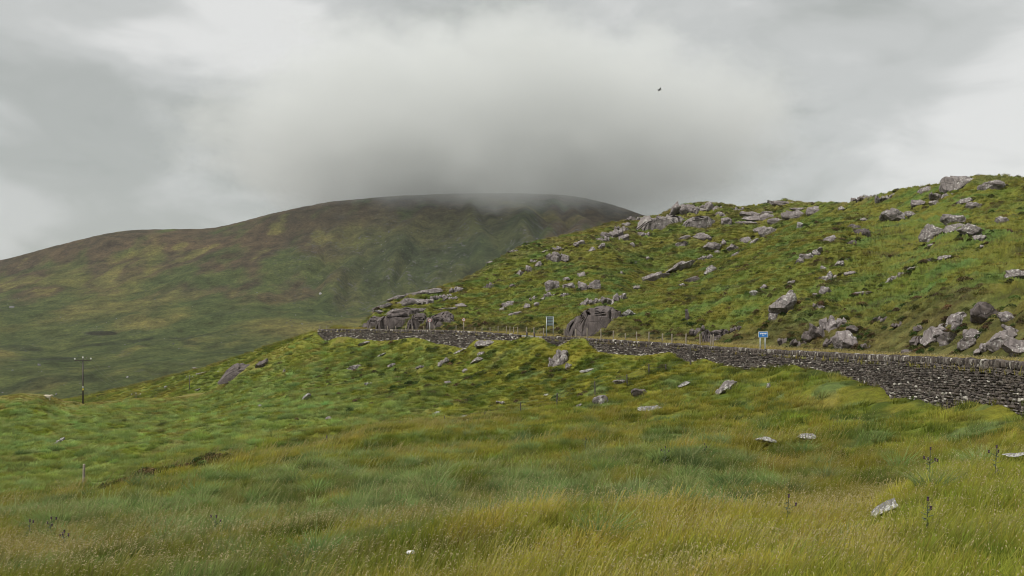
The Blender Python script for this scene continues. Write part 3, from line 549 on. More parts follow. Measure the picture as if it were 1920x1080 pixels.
KR = [  # sheet, u, centre row, width, height, tilt (up to the right), form, stone, label
('hill',1805,346,66,27,-4,'b','p','broad lichen-spotted rock just under the highest right skyline'),
('hill',1862,350,42,20,-4,'b','p','lichened rock right of the broad one under the highest skyline'),
('hill',1768,366,44,22,-14,'k','p','jointed pale outcrop stepping down left below the summit rock'),
('hill',1806,377,34,16,10,'b','p','rounded pale rock at the lower right end of the jointed summit outcrop'),
('hill',1828,386,30,13,0,'b','g','low rounded boulder alone on grass below the summit outcrops'),
('hill',1725,380,28,12,0,'b','g','low grey rock left of the jointed summit outcrop'),
('hill',1751,381,18,9,0,'b','g','small grey rock close right of a low one under the ridge'),
('hill',1664,371,46,13,8,'k','p','long pale outcrop along the grassy ridge line'),
('hill',1619,371,48,15,14,'k','g','dark knobbly outcrop breaking the skyline where the right ridge begins'),
('hill',1739,355,32,10,6,'s','g','thin flat rock by the dry grass of the upper ridge'),
('hill',1680,408,48,32,5,'b','p','large rounded lichened boulder halfway up the right slope'),
('hill',1708,403,26,11,-20,'s','g','narrow slab leaning off the large boulder halfway up the slope'),
('hill',1603,428,22,12,8,'b','d','small dark boulder touching the thin flat slab'),
('hill',1619,436,42,10,5,'s','d','thin dark flat slab lying on short grass'),
('hill',1559,452,34,16,-8,'b','g','grey wedge rock above the diagonal string of blocks'),
('hill',1596,456,25,11,10,'b','d','low dark rock right of the grey wedge rock'),
('hill',1520,480,48,34,38,'k','p','diagonal string of lichened blocks climbing to the grey wedge rock'),
('hill',1573,495,20,10,0,'b','p','small pale boulder in the middle of the rock scatter'),
('hill',1546,504,15,10,0,'b','p','small spotted stone left of a pale boulder in the scatter'),
('hill',1588,487,14,7,20,'b','g','tiny grey stone at the upper edge of the rock scatter'),
('hill',1558,524,46,17,0,'k','p','low broken outcrop with white lichen below the rock scatter'),
('hill',1590,514,26,8,16,'s','g','thin slab stepping up from the low broken outcrop'),
('hill',1472,573,52,60,48,'b','p','tall leaning rock rib curving down the steep green slope'),
('hill',1452,596,28,16,10,'b','p','spotted rock at the foot of the tall leaning rib'),
('hill',1547,546,18,18,60,'b','g','upright grey rock above the bank, right of the leaning rib'),
('hill',1531,553,12,10,-30,'b','g','small rock tucked left of the upright grey one'),
('hill',1536,574,22,12,-25,'k','g','broken stones strung down the slope under the upright rock'),
('hill',1538,577,14,10,20,'b','g','small grey boulder over the quarried bank'),
('hill',1617,550,34,7,12,'s','g','thin blade of rock lying in deep grass'),
('hill',1679,520,34,16,38,'k','p','narrow diagonal outcrop of pale stones in bright green grass'),
('hill',1715,502,27,8,18,'s','g','flat grey slab pointing up the slope in bright grass'),
('hill',1743,488,15,10,25,'b','g','small rock above the flat grey slab in bright grass'),
('hill',1774,483,26,9,0,'b','p','low pale rock level in bright green grass'),
('hill',1794,412,50,13,-8,'b','p','upper rock of the big pale group on the right slope'),
('hill',1791,427,40,18,0,'b','p','middle rock of the big pale group on the right slope'),
('hill',1753,438,46,27,8,'b','p','left-hand domed rock of the big pale group'),
('hill',1825,434,50,20,-8,'b','p','right-hand domed rock of the big pale group'),
('hill',1835,448,28,11,-5,'b','p','low rock under the right-hand dome of the pale group'),
('hill',1878,415,28,17,-10,'b','g','round-backed boulder alone toward the right edge of the slope'),
('hill',1909,514,38,17,8,'b','p','lichened boulder half buried at the right edge of the slope'),
('hill',1578,392,17,8,0,'b','p','small pale stone near the dip in the skyline'),
('hill',1501,424,18,12,8,'b','w','whitish boulder on the rim of the hollow'),
('hill',1620,412,18,8,12,'b','g','small grey rock in grass left of the large rounded boulder'),
('hill',1746,460,11,7,0,'b','p','tiny pale stone under the big pale group'),
('hill',1842,462,12,5,0,'b','p','tiny flat stone under the right-hand pale dome'),
('hill',1494,404,50,11,-6,'s','g','smooth purple-grey slab tilted under the back skyline'),
('hill',1527,397,28,10,-6,'s','g','short purple slab joining the back skyline dip'),
('hill',1307,392,100,26,4,'k','g','rocky knoll rising as a bump on the middle skyline'),
('hill',1275,396,44,14,20,'k','g','stepped rocks on the left shoulder of the skyline knoll'),
('hill',1245,421,76,36,-4,'c','p','long low cliff of upright joints under the middle skyline'),
('hill',1311,422,48,26,0,'c','p','shorter jointed cliff right of the long low one'),
('hill',1352,403,22,13,0,'b','g','grey rock between the skyline knoll and the hollow'),
('hill',1363,416,22,16,0,'b','g','squat boulder standing on the grass shelf below the knoll'),
('hill',1383,394,28,9,0,'k','g','low broken stones on the skyline right of the knoll'),
('hill',1470,381,64,12,-12,'s','g','layered rock forming the second bump of the back skyline'),
('hill',1440,399,36,9,-12,'s','g','tilted purple slab under the second skyline bump'),
('hill',1427,411,66,10,-8,'s','g','longest tilted slab, lowest of the purple layers'),
('hill',1443,435,38,24,16,'b','p','big rounded rock on the brow above the hollow'),
('hill',1425,431,24,14,5,'b','g','smaller rock behind the big rounded one on the brow'),
('hill',1397,450,25,12,6,'b','g','oval rock left of the big rounded rock on the brow'),
('hill',1412,455,18,12,45,'s','g','slanting slab below the big rounded rock on the brow'),
('hill',1334,461,36,26,-12,'b','p','pale pyramid-like boulder in the hollow'),
('hill',1375,466,28,10,-4,'s','g','flat purple rock right of the pyramid-like boulder'),
('hill',1346,473,20,11,-15,'b','g','angular block below the pyramid-like boulder'),
('hill',1322,483,32,12,12,'k','g','row of low blocks at the lower end of the hollow'),
('hill',1281,458,30,14,10,'s','g','layered oval boulder in the hollow'),
('hill',1284,447,30,8,4,'s','g','thin ledge over the layered oval boulder'),
('hill',1315,445,40,9,2,'s','g','long flat ledge at the back of the hollow'),
('hill',1358,455,14,12,0,'b','g','small rock between the pyramid-like boulder and the brow'),
('hill',1276,501,56,26,24,'f','p','large smooth diagonal slab with white spots'),
('hill',1222,524,64,18,24,'s','g','long low tail running down from the large diagonal slab'),
('hill',1190,540,34,8,20,'s','g','last thin ledge of the long diagonal slab'),
('hill',1333,507,26,20,42,'b','p','fluted slab leaning right beside a tuft of heather'),
('hill',1380,477,27,8,32,'s','g','thin slanting slab near the top of the green ramp'),
('hill',1298,525,30,11,16,'s','d','dark layered slab jutting out of the green slope'),
('hill',1279,536,15,9,-10,'b','p','pale stone under the dark jutting slab'),
('hill',1112,540,24,20,0,'f','g','triangular block at the right end of the row of four'),
('hill',1090,539,20,18,0,'f','g','square block, third in the row of four'),
('hill',1066,538,25,15,0,'f','g','square block, second in the row of four'),
('hill',1035,539,32,17,6,'b','g','rounded block at the left end of the row of four'),
('hill',1108,567,46,18,10,'k','g','curved rock ledge over the fluted roadside cliff'),
('hill',1152,560,48,15,8,'k','g','right half of the rock ledge above the fluted cliff'),
('hill',1122,606,96,58,0,'c','d','tall fluted grey cliff standing by the road'),
('hill',1088,618,26,28,10,'c','d','lower dark buttress at the left foot of the fluted cliff'),
('hill',1180,588,24,11,6,'b','w','whitish boulder on grass right of the fluted cliff'),
('hill',1289,593,9,24,5,'f','d','narrow upright rock in the green slope above the road posts'),
('hill',1416,551,21,10,0,'b','w','small white-spotted rock in the middle of the green slope'),
('hill',1432,539,13,9,0,'b','g','small grey rock just above the white-spotted one'),
('hill',1486,530,14,14,45,'b','g','grey stone over the tall leaning rib'),
('hill',1148,441,42,18,8,'k','g','left cluster of stacked rocks below the long low cliff'),
('hill',1171,447,26,22,24,'b','g','smooth rock leaning in the stacked cluster under the cliff'),
('hill',1175,422,18,10,10,'b','g','rounded rock above the stacked cluster near the skyline'),
('hill',1207,440,26,10,-4,'k','g','small blocks at the foot of the long low cliff'),
('hill',1187,461,12,12,0,'b','g','lone stone hanging below the stacked cluster'),
('hill',1129,462,17,12,10,'b','g','grey stone in the group at the left of the green bowl'),
('hill',1111,469,15,9,0,'b','g','low stone left of the grey one by the green bowl'),
('hill',1216,485,13,6,4,'b','p','small flat pale stone on the floor of the green bowl'),
('hill',1192,492,11,7,-20,'b','g','small dark stone in the green bowl'),
('hill',1164,512,8,7,0,'b','p','tiny stone low in the green bowl'),
('hill',1195,411,52,9,6,'k','g','flat rocks where the hill meets the mountain on the skyline'),
('hill',1084,459,24,18,0,'b','g','round boulder standing high on the left shoulder'),
('hill',1046,484,46,26,0,'k','g','fan-shaped outcrop on the left shoulder of the hill'),
('hill',1047,468,24,9,5,'k','g','small rocks capping the fan-shaped outcrop'),
('hill',1022,471,14,8,30,'b','g','small rock on the upper left of the fan-shaped outcrop'),
('hill',1002,491,18,8,0,'k','g','little cluster of stones above a rounded one on the left shoulder'),
('hill',1010,496,15,10,0,'b','g','rounded stone between the little cluster and the fan-shaped outcrop'),
('hill',992,505,17,13,-8,'b','g','blocky rock low on the left shoulder'),
('hill',975,513,20,9,0,'b','g','flat-topped rock left of the blocky one on the left shoulder'),
('hill',1090,516,17,11,0,'b','g','stone above the row of four blocks'),
('hill',1063,523,19,9,-10,'b','g','low stone above the row of four, left of another'),
('hill',1030,555,22,9,5,'k','g','broken stones just under the row of four'),
('hill',1059,552,17,8,5,'k','g','second patch of broken stones under the row of four'),
('hill',1001,560,20,8,8,'k','g','low row of stones left of the broken patch'),
('hill',1019,561,11,10,20,'b','g','small upright stone under the row of four'),
('hill',989,574,14,8,0,'b','g','small purple boulder low on the slope'),
('hill',1006,571,14,6,5,'s','g','small flat stone beside the purple boulder'),
('hill',953,571,28,14,-6,'b','g','humped rock with a grassy front'),
('hill',941,580,11,13,35,'b','g','dark stone at the left of the humped rock'),
('hill',962,588,30,9,14,'s','g','smooth slab lying below the humped rock'),
('hill',960,537,15,8,0,'b','d','small dark rock above the humped one'),
('hill',916,538,24,14,0,'k','d','grass-topped rock on the slope left of the small dark one'),
('hill',857,545,28,14,-8,'k','g','outcrop of upright blocks near the left ridge'),
('hill',768,568,104,16,19,'s','g','longest sloping rock layer at the left end of the hill'),
('hill',788,552,84,12,14,'s','g','upper sloping rock layer along the left ridge'),
('hill',826,557,46,13,10,'k','g','broken layer right of the longest sloping one'),
('hill',845,560,32,9,-4,'k','g','blocky rocks ending the broken layer'),
('hill',800,568,26,11,8,'k','g','short rocks under the broken layer'),
('hill',835,579,44,6,10,'s','g','thin low rock layer above the speed signs'),
('hill',740,585,60,10,22,'s','g','lower sloping layer above the dark left cliff'),
('hill',709,586,24,10,10,'b','g','pale nose of rock at the left tip of the hill'),
('hill',727,597,36,9,24,'s','g','short slanting layer at the left tip of the hill'),
('hill',750,600,70,40,4,'c','d','dark streaked cliff at the left end beside the road'),
('hill',789,605,26,24,0,'c','d','dark narrow cliff between the streaked one and the speed sign'),
('hill',823,605,42,25,0,'c','d','dark gabled cliff face just right of the first speed sign'),
('hill',702,605,22,26,0,'c','d','dark end buttress where the road turns behind the hill'),
('hill',687,612,15,10,0,'b','d','grey boulder by the road where it turns out of sight'),
('hill',1569,606,56,42,12,'k','g','brown-grey quarried face in the roadside bank'),
('hill',1541,618,40,28,8,'k','d','crumbling rock left of the quarried face'),
('hill',1592,644,52,32,-8,'b','g','smooth purple-grey boulder at the foot of the bank'),
('hill',1500,645,36,14,0,'k','d','low dark rocks at the roadside left of the purple boulder'),
('hill',1847,592,56,54,-28,'f','d','biggest angular block in the roadside bank'),
('hill',1888,597,42,34,-22,'f','g','split block leaning on the biggest angular one'),
('hill',1801,598,50,32,-5,'b','g','rounded cracked block left of the biggest angular one'),
('hill',1750,634,30,54,-24,'f','g','tall thin slab leaning in the bank'),
('hill',1778,638,42,40,10,'f','g','cracked block right of the tall thin slab'),
('hill',1813,646,36,34,22,'f','g','pointed block near the road below the rounded cracked one'),
('hill',1835,627,42,16,-6,'b','g','low boulder with rubble on top under the biggest block'),
('hill',1702,662,26,13,0,'b','d','small dark rock at the road edge by the bank'),
('hill',1768,613,17,15,0,'b','g','small cracked stone wedged in the bank'),
('hill',1875,642,40,54,40,'f','g','long slab leaning right at the end of the bank'),
('hill',1908,656,42,38,0,'f','g','shattered block at the right edge above the wall'),
('hill',1346,632,44,26,0,'c','d','low dark cliff behind the twin roadside posts'),
('hill',1308,622,30,14,8,'k','d','dark rocks left of the low roadside cliff'),
('hill',1381,617,22,14,15,'k','d','dark crumbling rocks right of the low roadside cliff'),
('field',1198,740,30,21,0,'b','d','dark pentagonal boulder standing in the field'),
('field',1125,753,42,17,5,'b','p','pale domed boulder in the field left of the dark one'),
('field',1087,760,15,8,15,'b','p','small pale stone left of the domed field boulder'),
('field',1228,769,50,9,2,'s','w','flat lichened slab flush with the field grass'),
('field',1360,731,42,24,36,'s','p','slanting rock on the mound below the wall'),
('field',1377,722,18,10,-10,'b','d','dark rounded top stone behind the slanting mound rock'),
('field',1160,717,22,11,0,'b','p','grey rock beside a post of the field fence'),
('field',1284,721,26,9,22,'s','w','thin pale slab slanting in field grass'),
('field',1103,695,28,6,10,'s','w','thin pale slab below the grassy knoll'),
('field',1441,725,8,11,10,'b','w','small white stone in the dark hollow of the mound'),
('field',1052,674,34,42,60,'f','p','tall leaning crag under the wall'),
('field',1034,682,14,26,78,'f','g','narrow left spike beside the leaning crag'),
('field',1066,687,12,14,0,'b','p','short stone at the right foot of the leaning crag'),
('field',1023,742,15,6,10,'b','w','pale stone beside dark gorse clumps'),
('field',682,645,19,8,16,'s','g','smooth grey slab tilted below the far wall'),
('field',715,666,20,7,28,'s','w','pale slab slanting in the upper field'),
('field',662,691,30,8,4,'s','g','long low rock in the upper field'),
('field',734,686,15,9,5,'b','g','rounded grey stone right of the long low rock'),
('field',787,689,17,8,12,'k','p','small broken rocks in the upper field'),
('field',831,680,20,18,20,'k','p','rock showing through a heathery hump'),
('field',912,646,35,16,2,'b','p','ribbed white boulder on the knoll near the bend in the wall'),
('field',894,675,24,11,24,'s','p','slanting pale slab below the ribbed white boulder'),
('field',902,664,15,9,8,'b','g','grey stone lying on top of the slanting pale slab'),
('field',871,695,10,12,30,'b','g','upright stone under a heathery hump'),
('field',860,660,18,8,24,'s','p','edge of rock near the foot of the far wall'),
('field',841,717,13,7,0,'b','g','lone grey stone in the middle of the slope'),
('field',690,721,14,7,0,'k','w','two little white stones in the middle of the slope'),
('field',572,748,15,11,48,'s','w','white slanting stone in the lower field'),
('field',817,776,19,8,28,'s','w','pale slab slanting near the field fence'),
('field',867,782,20,7,20,'s','w','pale slab right of another near the field fence'),
('field',617,785,13,7,0,'b','g','grey stone low in the rush field'),
('field',940,755,20,6,0,'k','p','low stones under dark heather clumps'),
('field',440,700,62,44,34,'f','d','dark rib-like crag on the left end of the knoll'),
('field',490,683,30,24,34,'f','d','small dark crag right of the rib-like one'),
('field',108,830,24,14,32,'k','w','white and dark rock in the rushes at far left'),
('field',486,762,9,7,0,'b','w','tiny white stone at the edge of the rushes'),
('field',533,697,6,9,0,'b','g','tiny upright stone on the knoll right of the dark crags'),
('field',1435,836,36,6,-2,'s','w','flat pale stone sunk in the foreground field'),
('field',1513,830,27,12,-6,'b','w','pale stone with a dark side in the foreground field'),
('field',1664,979,56,32,34,'b','w','big white lichened rock under the near mound'),
('field',1908,872,46,14,10,'b','w','pale rock on top of the near mound at the right edge'),
('spur',378,700,22,7,12,'k','g','rocks on the far spur above the small pole'),
('spur',311,727,10,5,5,'b','w','pale stone on the far spur'),
('spur',299,738,14,5,16,'b','p','flat rock at the bottom of the far spur'),
('spur',370,731,12,6,16,'b','p','grey rock at the foot of the small pole'),
('spur',366,684,12,4,0,'b','p','flat pale rock high on the far spur'),
('hill',1521,633,30,20,10,'f','d','dark broken face beside the crumbling rock of the quarried bank'),
('hill',1471,640,24,14,0,'k','d','farthest left dark stones of the roadside bank'),
('hill',1598,618,22,18,-20,'f','d','dark block wedged between quarried face and heather'),
('hill',1560,640,26,18,0,'k','d','rubble under the quarried face'),
('hill',1625,652,22,12,0,'k','d','small dark rubble right of the smooth purple boulder'),
('hill',1655,600,30,12,0,'k','d','dark stones under the overhanging turf of the bank'),
('hill',1684,610,20,12,0,'k','d','loose dark stones in bare earth of the bank'),
('hill',1722,640,24,26,-10,'k','d','crumbling dark rock left of the tall thin slab'),
('hill',1727,615,22,18,10,'k','d','dark stones above the crumbling rock in the bank'),
('hill',1848,655,34,18,0,'k','g','broken stones at the road edge under the pointed block'),
('hill',1900,620,30,20,-30,'f','g','tilted block behind the long leaning slab'),
('hill',718,575,40,10,24,'s','g','outermost sloping layer on the left tip of the ridge'),
('hill',745,558,36,9,20,'s','g','thin rock edge along the left ridge skyline'),
('hill',812,545,30,8,12,'s','g','low rock edge on the ridge above the broken layer'),
('hill',780,583,50,10,14,'s','g','middle sloping layer between the longest one and the cliff'),
('hill',862,574,26,7,6,'s','g','short thin layer right of the sloping rock beds'),
('hill',717,606,20,20,0,'c','d','dark joint block between end buttress and streaked cliff'),
('hill',775,607,18,20,0,'c','d','dark pillar at the right foot of the streaked cliff'),
('hill',965,470,34,7,16,'k','g','low stones on the left skyline ridge'),
('hill',988,459,26,6,16,'k','g','small stones on the skyline near the mountain'),
('hill',920,490,16,5,20,'s','g','small flat stone on the left skyline'),
('hill',1130,450,30,10,8,'k','g','stones above the grey one by the green bowl'),
('hill',1165,430,30,12,0,'k','g','heather-set blocks left of the long low cliff'),
('hill',1410,402,40,8,-8,'s','g','thin purple layer left of the longest tilted slab'),
('hill',1395,418,44,8,-10,'s','g','lowest short purple layer above the hollow'),
('hill',1335,390,44,10,-4,'k','g','right shoulder rocks of the skyline knoll'),
('hill',1500,392,50,9,-10,'s','g','upper purple slab just under the back skyline'),
('hill',1460,415,46,8,-8,'s','g','purple slab end right of the longest tilted one'),
('hill',1250,408,40,9,0,'k','g','rocks capping the long low cliff'),
]
for r in KR: rock(*r)

# ------------------------------------------------------------------ dry-stone walls
def cube_template():
    bm = bmesh.new(); bmesh.ops.create_cube(bm, size=2); bmesh.ops.subdivide_edges(bm, edges=bm.edges, cuts=1, use_grid_fill=True)
    V = np.array([v.co[:] for v in bm.verts]); Fc = np.array([[v.index for v in f.verts] for f in bm.faces]); bm.free()
    r = np.linalg.norm(V, axis=1, keepdims=True); return V * (1 - .17 * (r - 1) / .73), Fc
TV, TF = cube_template()
footu = np.array([p[0] for p in foot_pts]); footz = np.array([px2w(*p)[2] for p in foot_pts])
def stone_wall(i0, i1, label, seed, group):
    rs = np.random.RandomState(seed)
    P = resample(np.array(wallpath[i0:i1 + 1]), .1); d = np.r_[0, np.cumsum(np.linalg.norm(np.diff(P[:, :2], axis=0), axis=1))]
    tn = np.gradient(P[:, :2], axis=0); tn /= np.linalg.norm(tn, axis=1)[:, None]
    at = lambda s, i: np.interp(s, d, P[:, i])
    Vs, Cs = [], []
    COL = [np.array(c) for c in ((.066, .056, .051), (.090, .076, .068), (.112, .095, .085), (.050, .043, .040), (.130, .117, .106))]
    def stone(s, z, hl, hh, lean=0, th=.27, pale=0, hgt_out=0):
        x, y = at(s, 0), at(s, 1); tx, ty = np.interp(s, d, tn[:, 0]), np.interp(s, d, tn[:, 1])
        V = TV * (hl, th * rs.uniform(.9, 1.12), hh) + rs.normal(size=TV.shape) * (hl * .10, .022, hh * .13)
        if lean: c_, s_ = math.cos(lean), math.sin(lean); V = np.stack([V[:, 0] * c_ - V[:, 2] * s_, V[:, 1], V[:, 0] * s_ + V[:, 2] * c_], 1)
        W = np.stack([x + V[:, 0] * tx + V[:, 1] * ty, y + V[:, 0] * ty - V[:, 1] * tx, z + V[:, 2]], 1)
        Vs.append(W); c = COL[rs.randint(5)] * rs.uniform(.8, 1.2)
        if rs.rand() < pale: c = np.array([.36, .34, .31]) * rs.uniform(.6, 1.2)
        Cs.append(np.repeat(c[None], len(V), 0))
    s = 0.0; top = []
    # coping: upright slabs along the top
    while s < d[-1]:
        y = at(s, 1); k = np.clip(y / 70, .8, 2.2); hl = rs.uniform(.035, .085) * k; hh = rs.uniform(.13, .19) * (1 if y < 95 else .8)
        stone(s + hl, at(s, 2) - .15 + hh * .1 + rs.normal() * .025, hl, hh, rs.normal() * .16 + .1, .24, .10); s += hl * 1.75
    # courses
    zoff = .30
    while zoff < 3.9:
        hh0 = rs.uniform(.05, .085); s = rs.uniform(0, .3)
        while s < d[-1]:
            y = at(s, 1); k = np.clip(y / 80, .85, 1.9); hl = rs.uniform(.09, .27) * (k if y < 90 else k * .75)
            zt = at(s, 2) - zoff; fz = np.interp(px_of(at(s, 0), y), footu, footz)
            if zt > fz - 1.25:
                low = np.clip(1 - (zt - fz) / .9, 0, 1) if zt > fz - .3 else 0
                stone(s + hl, zt - hh0 + .05 * math.sin(s * .8 + zoff * 3) + rs.normal() * .012, hl * .97, hh0 * rs.uniform(.82, 1.12), rs.normal() * .05, .27 + .03 * zoff, (.02 + .14 * low ** 2) * (1 + .8 * (y > 100)))
            s += hl * 2 * (.97)
        zoff += hh0 * 1.86
    V = np.concatenate(Vs); n = len(Vs); Fc = (TF[None] + np.arange(n)[:, None, None] * len(TV)).reshape(-1, 4); Cc = np.concatenate(Cs)
    # dark core box as hearting, added to block light between the stones
    q = P[::5]; tq = tn[::5]; h_ = []
    for sgn in (-1, 1):
        for dz in (-.2, -3.3): h_.append(np.stack([q[:, 0] + tq[:, 1] * sgn * .17, q[:, 1] - tq[:, 0] * sgn * .17, q[:, 2] + dz], 1))
    m = len(q); base = len(V); a, b, c, e = [base + m * j + np.arange(m) for j in range(4)]
    Q = []
    for u_, v_ in ((a, b), (b, e), (e, c), (c, a)): Q.append(np.stack([u_[:-1], u_[1:], v_[1:], v_[:-1]], 1))
    V = np.concatenate([V] + h_); Fc = np.concatenate([Fc] + Q); Cc = np.concatenate([Cc, np.tile([[.02, .017, .015]], (4 * m, 1))])
    o = mesh_np('stone_wall', V, Fc, M_wall); o.data.set_sharp_from_angle(angle=R(50))
    attr(o.data, 'stone', 'FLOAT_COLOR', np.concatenate([Cc, np.ones((len(Cc), 1))], 1).astype(np.float32))
    tag(o, label, 'wall', group); print('stones', n)
    return o
def px_of(x, y): return x / y * F + U0
stone_wall(0, 12, 'long dry-stone wall with upright coping stones, running up to the right edge', 5, 'dry stone walls along the road')
stone_wall(13, 18, 'farther dry-stone wall left of the road gap, ending on the green knoll', 6, 'dry stone walls along the road')

# ------------------------------------------------------------------ small builders
def prism(bm, x0, x1, y0, y1, z0, z1, bev=0):
    vs = [bm.verts.new(p) for p in ((x0, y0, z0), (x1, y0, z0), (x1, y1, z0), (x0, y1, z0), (x0, y0, z1), (x1, y0, z1), (x1, y1, z1), (x0, y1, z1))]
    for f in ((0, 3, 2, 1), (4, 5, 6, 7), (0, 1, 5, 4), (1, 2, 6, 5), (2, 3, 7, 6), (3, 0, 4, 7)): bm.faces.new([vs[i] for i in f])
def tube(bm, p0, p1, r0, r1=None, n=8, cap=True):
    p0, p1 = Vector(p0), Vector(p1); r1 = r0 if r1 is None else r1; d = (p1 - p0).normalized()
    a = d.orthogonal().normalized(); b = d.cross(a); A, B = [], []
    for i in range(n):
        t_ = 2 * math.pi * i / n; v = a * math.cos(t_) + b * math.sin(t_); A.append(bm.verts.new(p0 + v * r0)); B.append(bm.verts.new(p1 + v * r1))
    for i in range(n): bm.faces.new((A[i], A[(i + 1) % n], B[(i + 1) % n], B[i]))
    if cap: bm.faces.new(A[::-1]); bm.faces.new(B)
def ball(bm, c, r, sc_=(1, 1, 1), n=2):
    bmesh.ops.create_icosphere(bm, subdivisions=n, radius=r, matrix=Matrix.Translation(c) @ Matrix.Diagonal((*sc_, 1)))
def build(name, bm, mat, parent=None, smooth_=False, bevel=0):
    if bevel: bmesh.ops.bevel(bm, geom=list(bm.edges), offset=bevel, segments=1, affect='EDGES')
    bmesh.ops.recalc_face_normals(bm, faces=bm.faces)
    me = bpy.data.meshes.new(name); bm.to_mesh(me); bm.free(); me.materials.append(mat)
    if smooth_:
        for p in me.polygons: p.use_smooth = True
    o = bpy.data.objects.new(name, me); C.objects.link(o)
    if parent: o.parent = parent
    return o
rnd = random.Random(4)
def post_mesh(h, r, lean=(0, 0)):
    bm = bmesh.new(); n = 8
    rings = []
    for t_, k in ((-.4, 1), (.3 * h, .97), (.7 * h, .93), (h - .04, .9), (h, .62)):
        c_ = Vector((lean[0] * max(t_, 0) / h, lean[1] * max(t_, 0) / h, t_))
        rings.append([bm.verts.new(c_ + Vector((math.cos(2 * math.pi * i / n + .3) * r * k * rnd.uniform(.92, 1.08), math.sin(2 * math.pi * i / n + .3) * r * k * rnd.uniform(.92, 1.08), rnd.uniform(-.01, .01)))) for i in range(n)])
    for a, b in zip(rings, rings[1:]):
        for i in range(n): bm.faces.new((a[i], a[(i + 1) % n], b[(i + 1) % n], b[i]))
    bm.faces.new(rings[-1]); return bm
def fence(name, posts, label, wires, mat, group=None, r=.06):
    """posts: (world foot, height, radius); every post its own part, strands of wire between them"""
    root = empty(name, posts[0][0], label=label, cat='fence', group=group); o0 = Vector(posts[0][0])
    for p, h, rr in posts:
        q = build('post', post_mesh(h, rr, (rnd.uniform(-.05, .05), rnd.uniform(-.05, .05))), mat, root, True); q.location = Vector(p) - o0
    if wires:
        for hgt in wires:
            bm = bmesh.new()
            for (a, ha, _), (b, hb, _) in zip(posts, posts[1:]):
                if (Vector(a) - Vector(b)).length > 40: continue
                pa = Vector(a) - o0 + Vector((0, 0, ha * hgt)); pb = Vector(b) - o0 + Vector((0, 0, hb * hgt)); mid_ = (pa + pb) / 2 - Vector((0, 0, .03))
                tube(bm, pa, mid_, .007, n=4, cap=False); tube(bm, mid_, pb, .007, n=4, cap=False)
            build('wire', bm, M_wire, root)
    return root
# roadside fence on the far verge of the road
def verge_at(u, d):                         # world point on the road bench, d metres beyond the wall, seen in column u
    p = off(d); uu = px_of(p[:, 0], p[:, 1]); m = (p[:, 1] > 20) & (np.arange(len(uu)) < len(uu) - 40)
    i = np.where(m)[0]; j = i[np.argmin(np.abs(uu[i] - u))]; return np.array([u_x(u, p[j, 1]), p[j, 1], RP[j, 2] - .5])
def u_x(u, Y): return (u - U0) / F * Y
RPOST = [(600, 610), (613, 611), (694, 611), (709, 611), (727, 611), (742, 611), (760, 611), (774, 611), (795, 611), (814, 610.5), (855, 610), (891, 614), (904, 614), (919, 613.5), (934, 611), (950, 611), (956, 612), (963, 613), (971, 613), (987, 614), (1001, 613.5),
         (1019, 615), (1058, 616.5), (1080, 617), (1101, 615), (1127, 617), (1150, 620), (1173, 625), (1194, 622), (1217, 622), (1242, 625.5), (1260, 626), (1286, 625.5), (1313, 625.5), (1333, 628), (1337, 626.5)]
ps = []
for u, pt in RPOST:
    p = verge_at(u, 6.9); h = (p[2] * 0 - (pt - VH) / F * p[1]) - p[2]
    ps.append((p, max(h, .8), .085 if u > 980 else .07))
fence('roadside_fence', ps, 'long line of pale wooden fence posts along the far side of the road', (.9, .55), M_wood)
# field fence running down from the wall
FP = [(1295, 683, 35, .1), (1249, 694, 11, .07), (1217, 700, 18, .08), (1176, 721, 19, .07), (1116, 742, 27, .07), (1044, 760, 23, .08), (976, 776, 22, .06), (909, 784, 13, .05), (834, 789, 10, .05), (750, 800, 10, .05), (613, 830, 14, .07)]
ps = []
for u, pb, h, r in FP:
    p = hit('field', u, pb); hh = h * p[1] / F + .25; p[2] -= .25; ps.append((p, hh, r))
fence('field_fence', ps, 'thin post and wire fence stepping down the field from the stone wall', (.92, .7, .45), M_dwood)
p = hit('field', 157, 911); q = build('fence_post', post_mesh(1.75, .11, (.03, 0)), M_wood, None, True); q.location = p
tag(q, 'single pale wooden post standing among the rushes at the left', 'post')
p = ps[0][0]
# gate posts and the concrete slab in the gap between the two walls
for u, lab in ((988, 'left dark gatepost at the gap between the walls'), (1002, 'right dark gatepost at the gap between the walls')):
    p = verge_at(u, .3); q = build('gatepost', post_mesh(.95, .13), M_dwood, None, True); q.location = p; tag(q, lab, 'post', 'gateposts in the wall gap')
bm = bmesh.new(); prism(bm, -.42, .42, -.15, .15, -.6, .22); p = verge_at(995, -.1)
q = build('concrete_slab', bm, mat_plain('concrete', (.36, .35, .33), .9, .1, 5, .2), None, False, .02); q.location = p; tag(q, 'grey concrete slab lying between the two gateposts', 'slab')

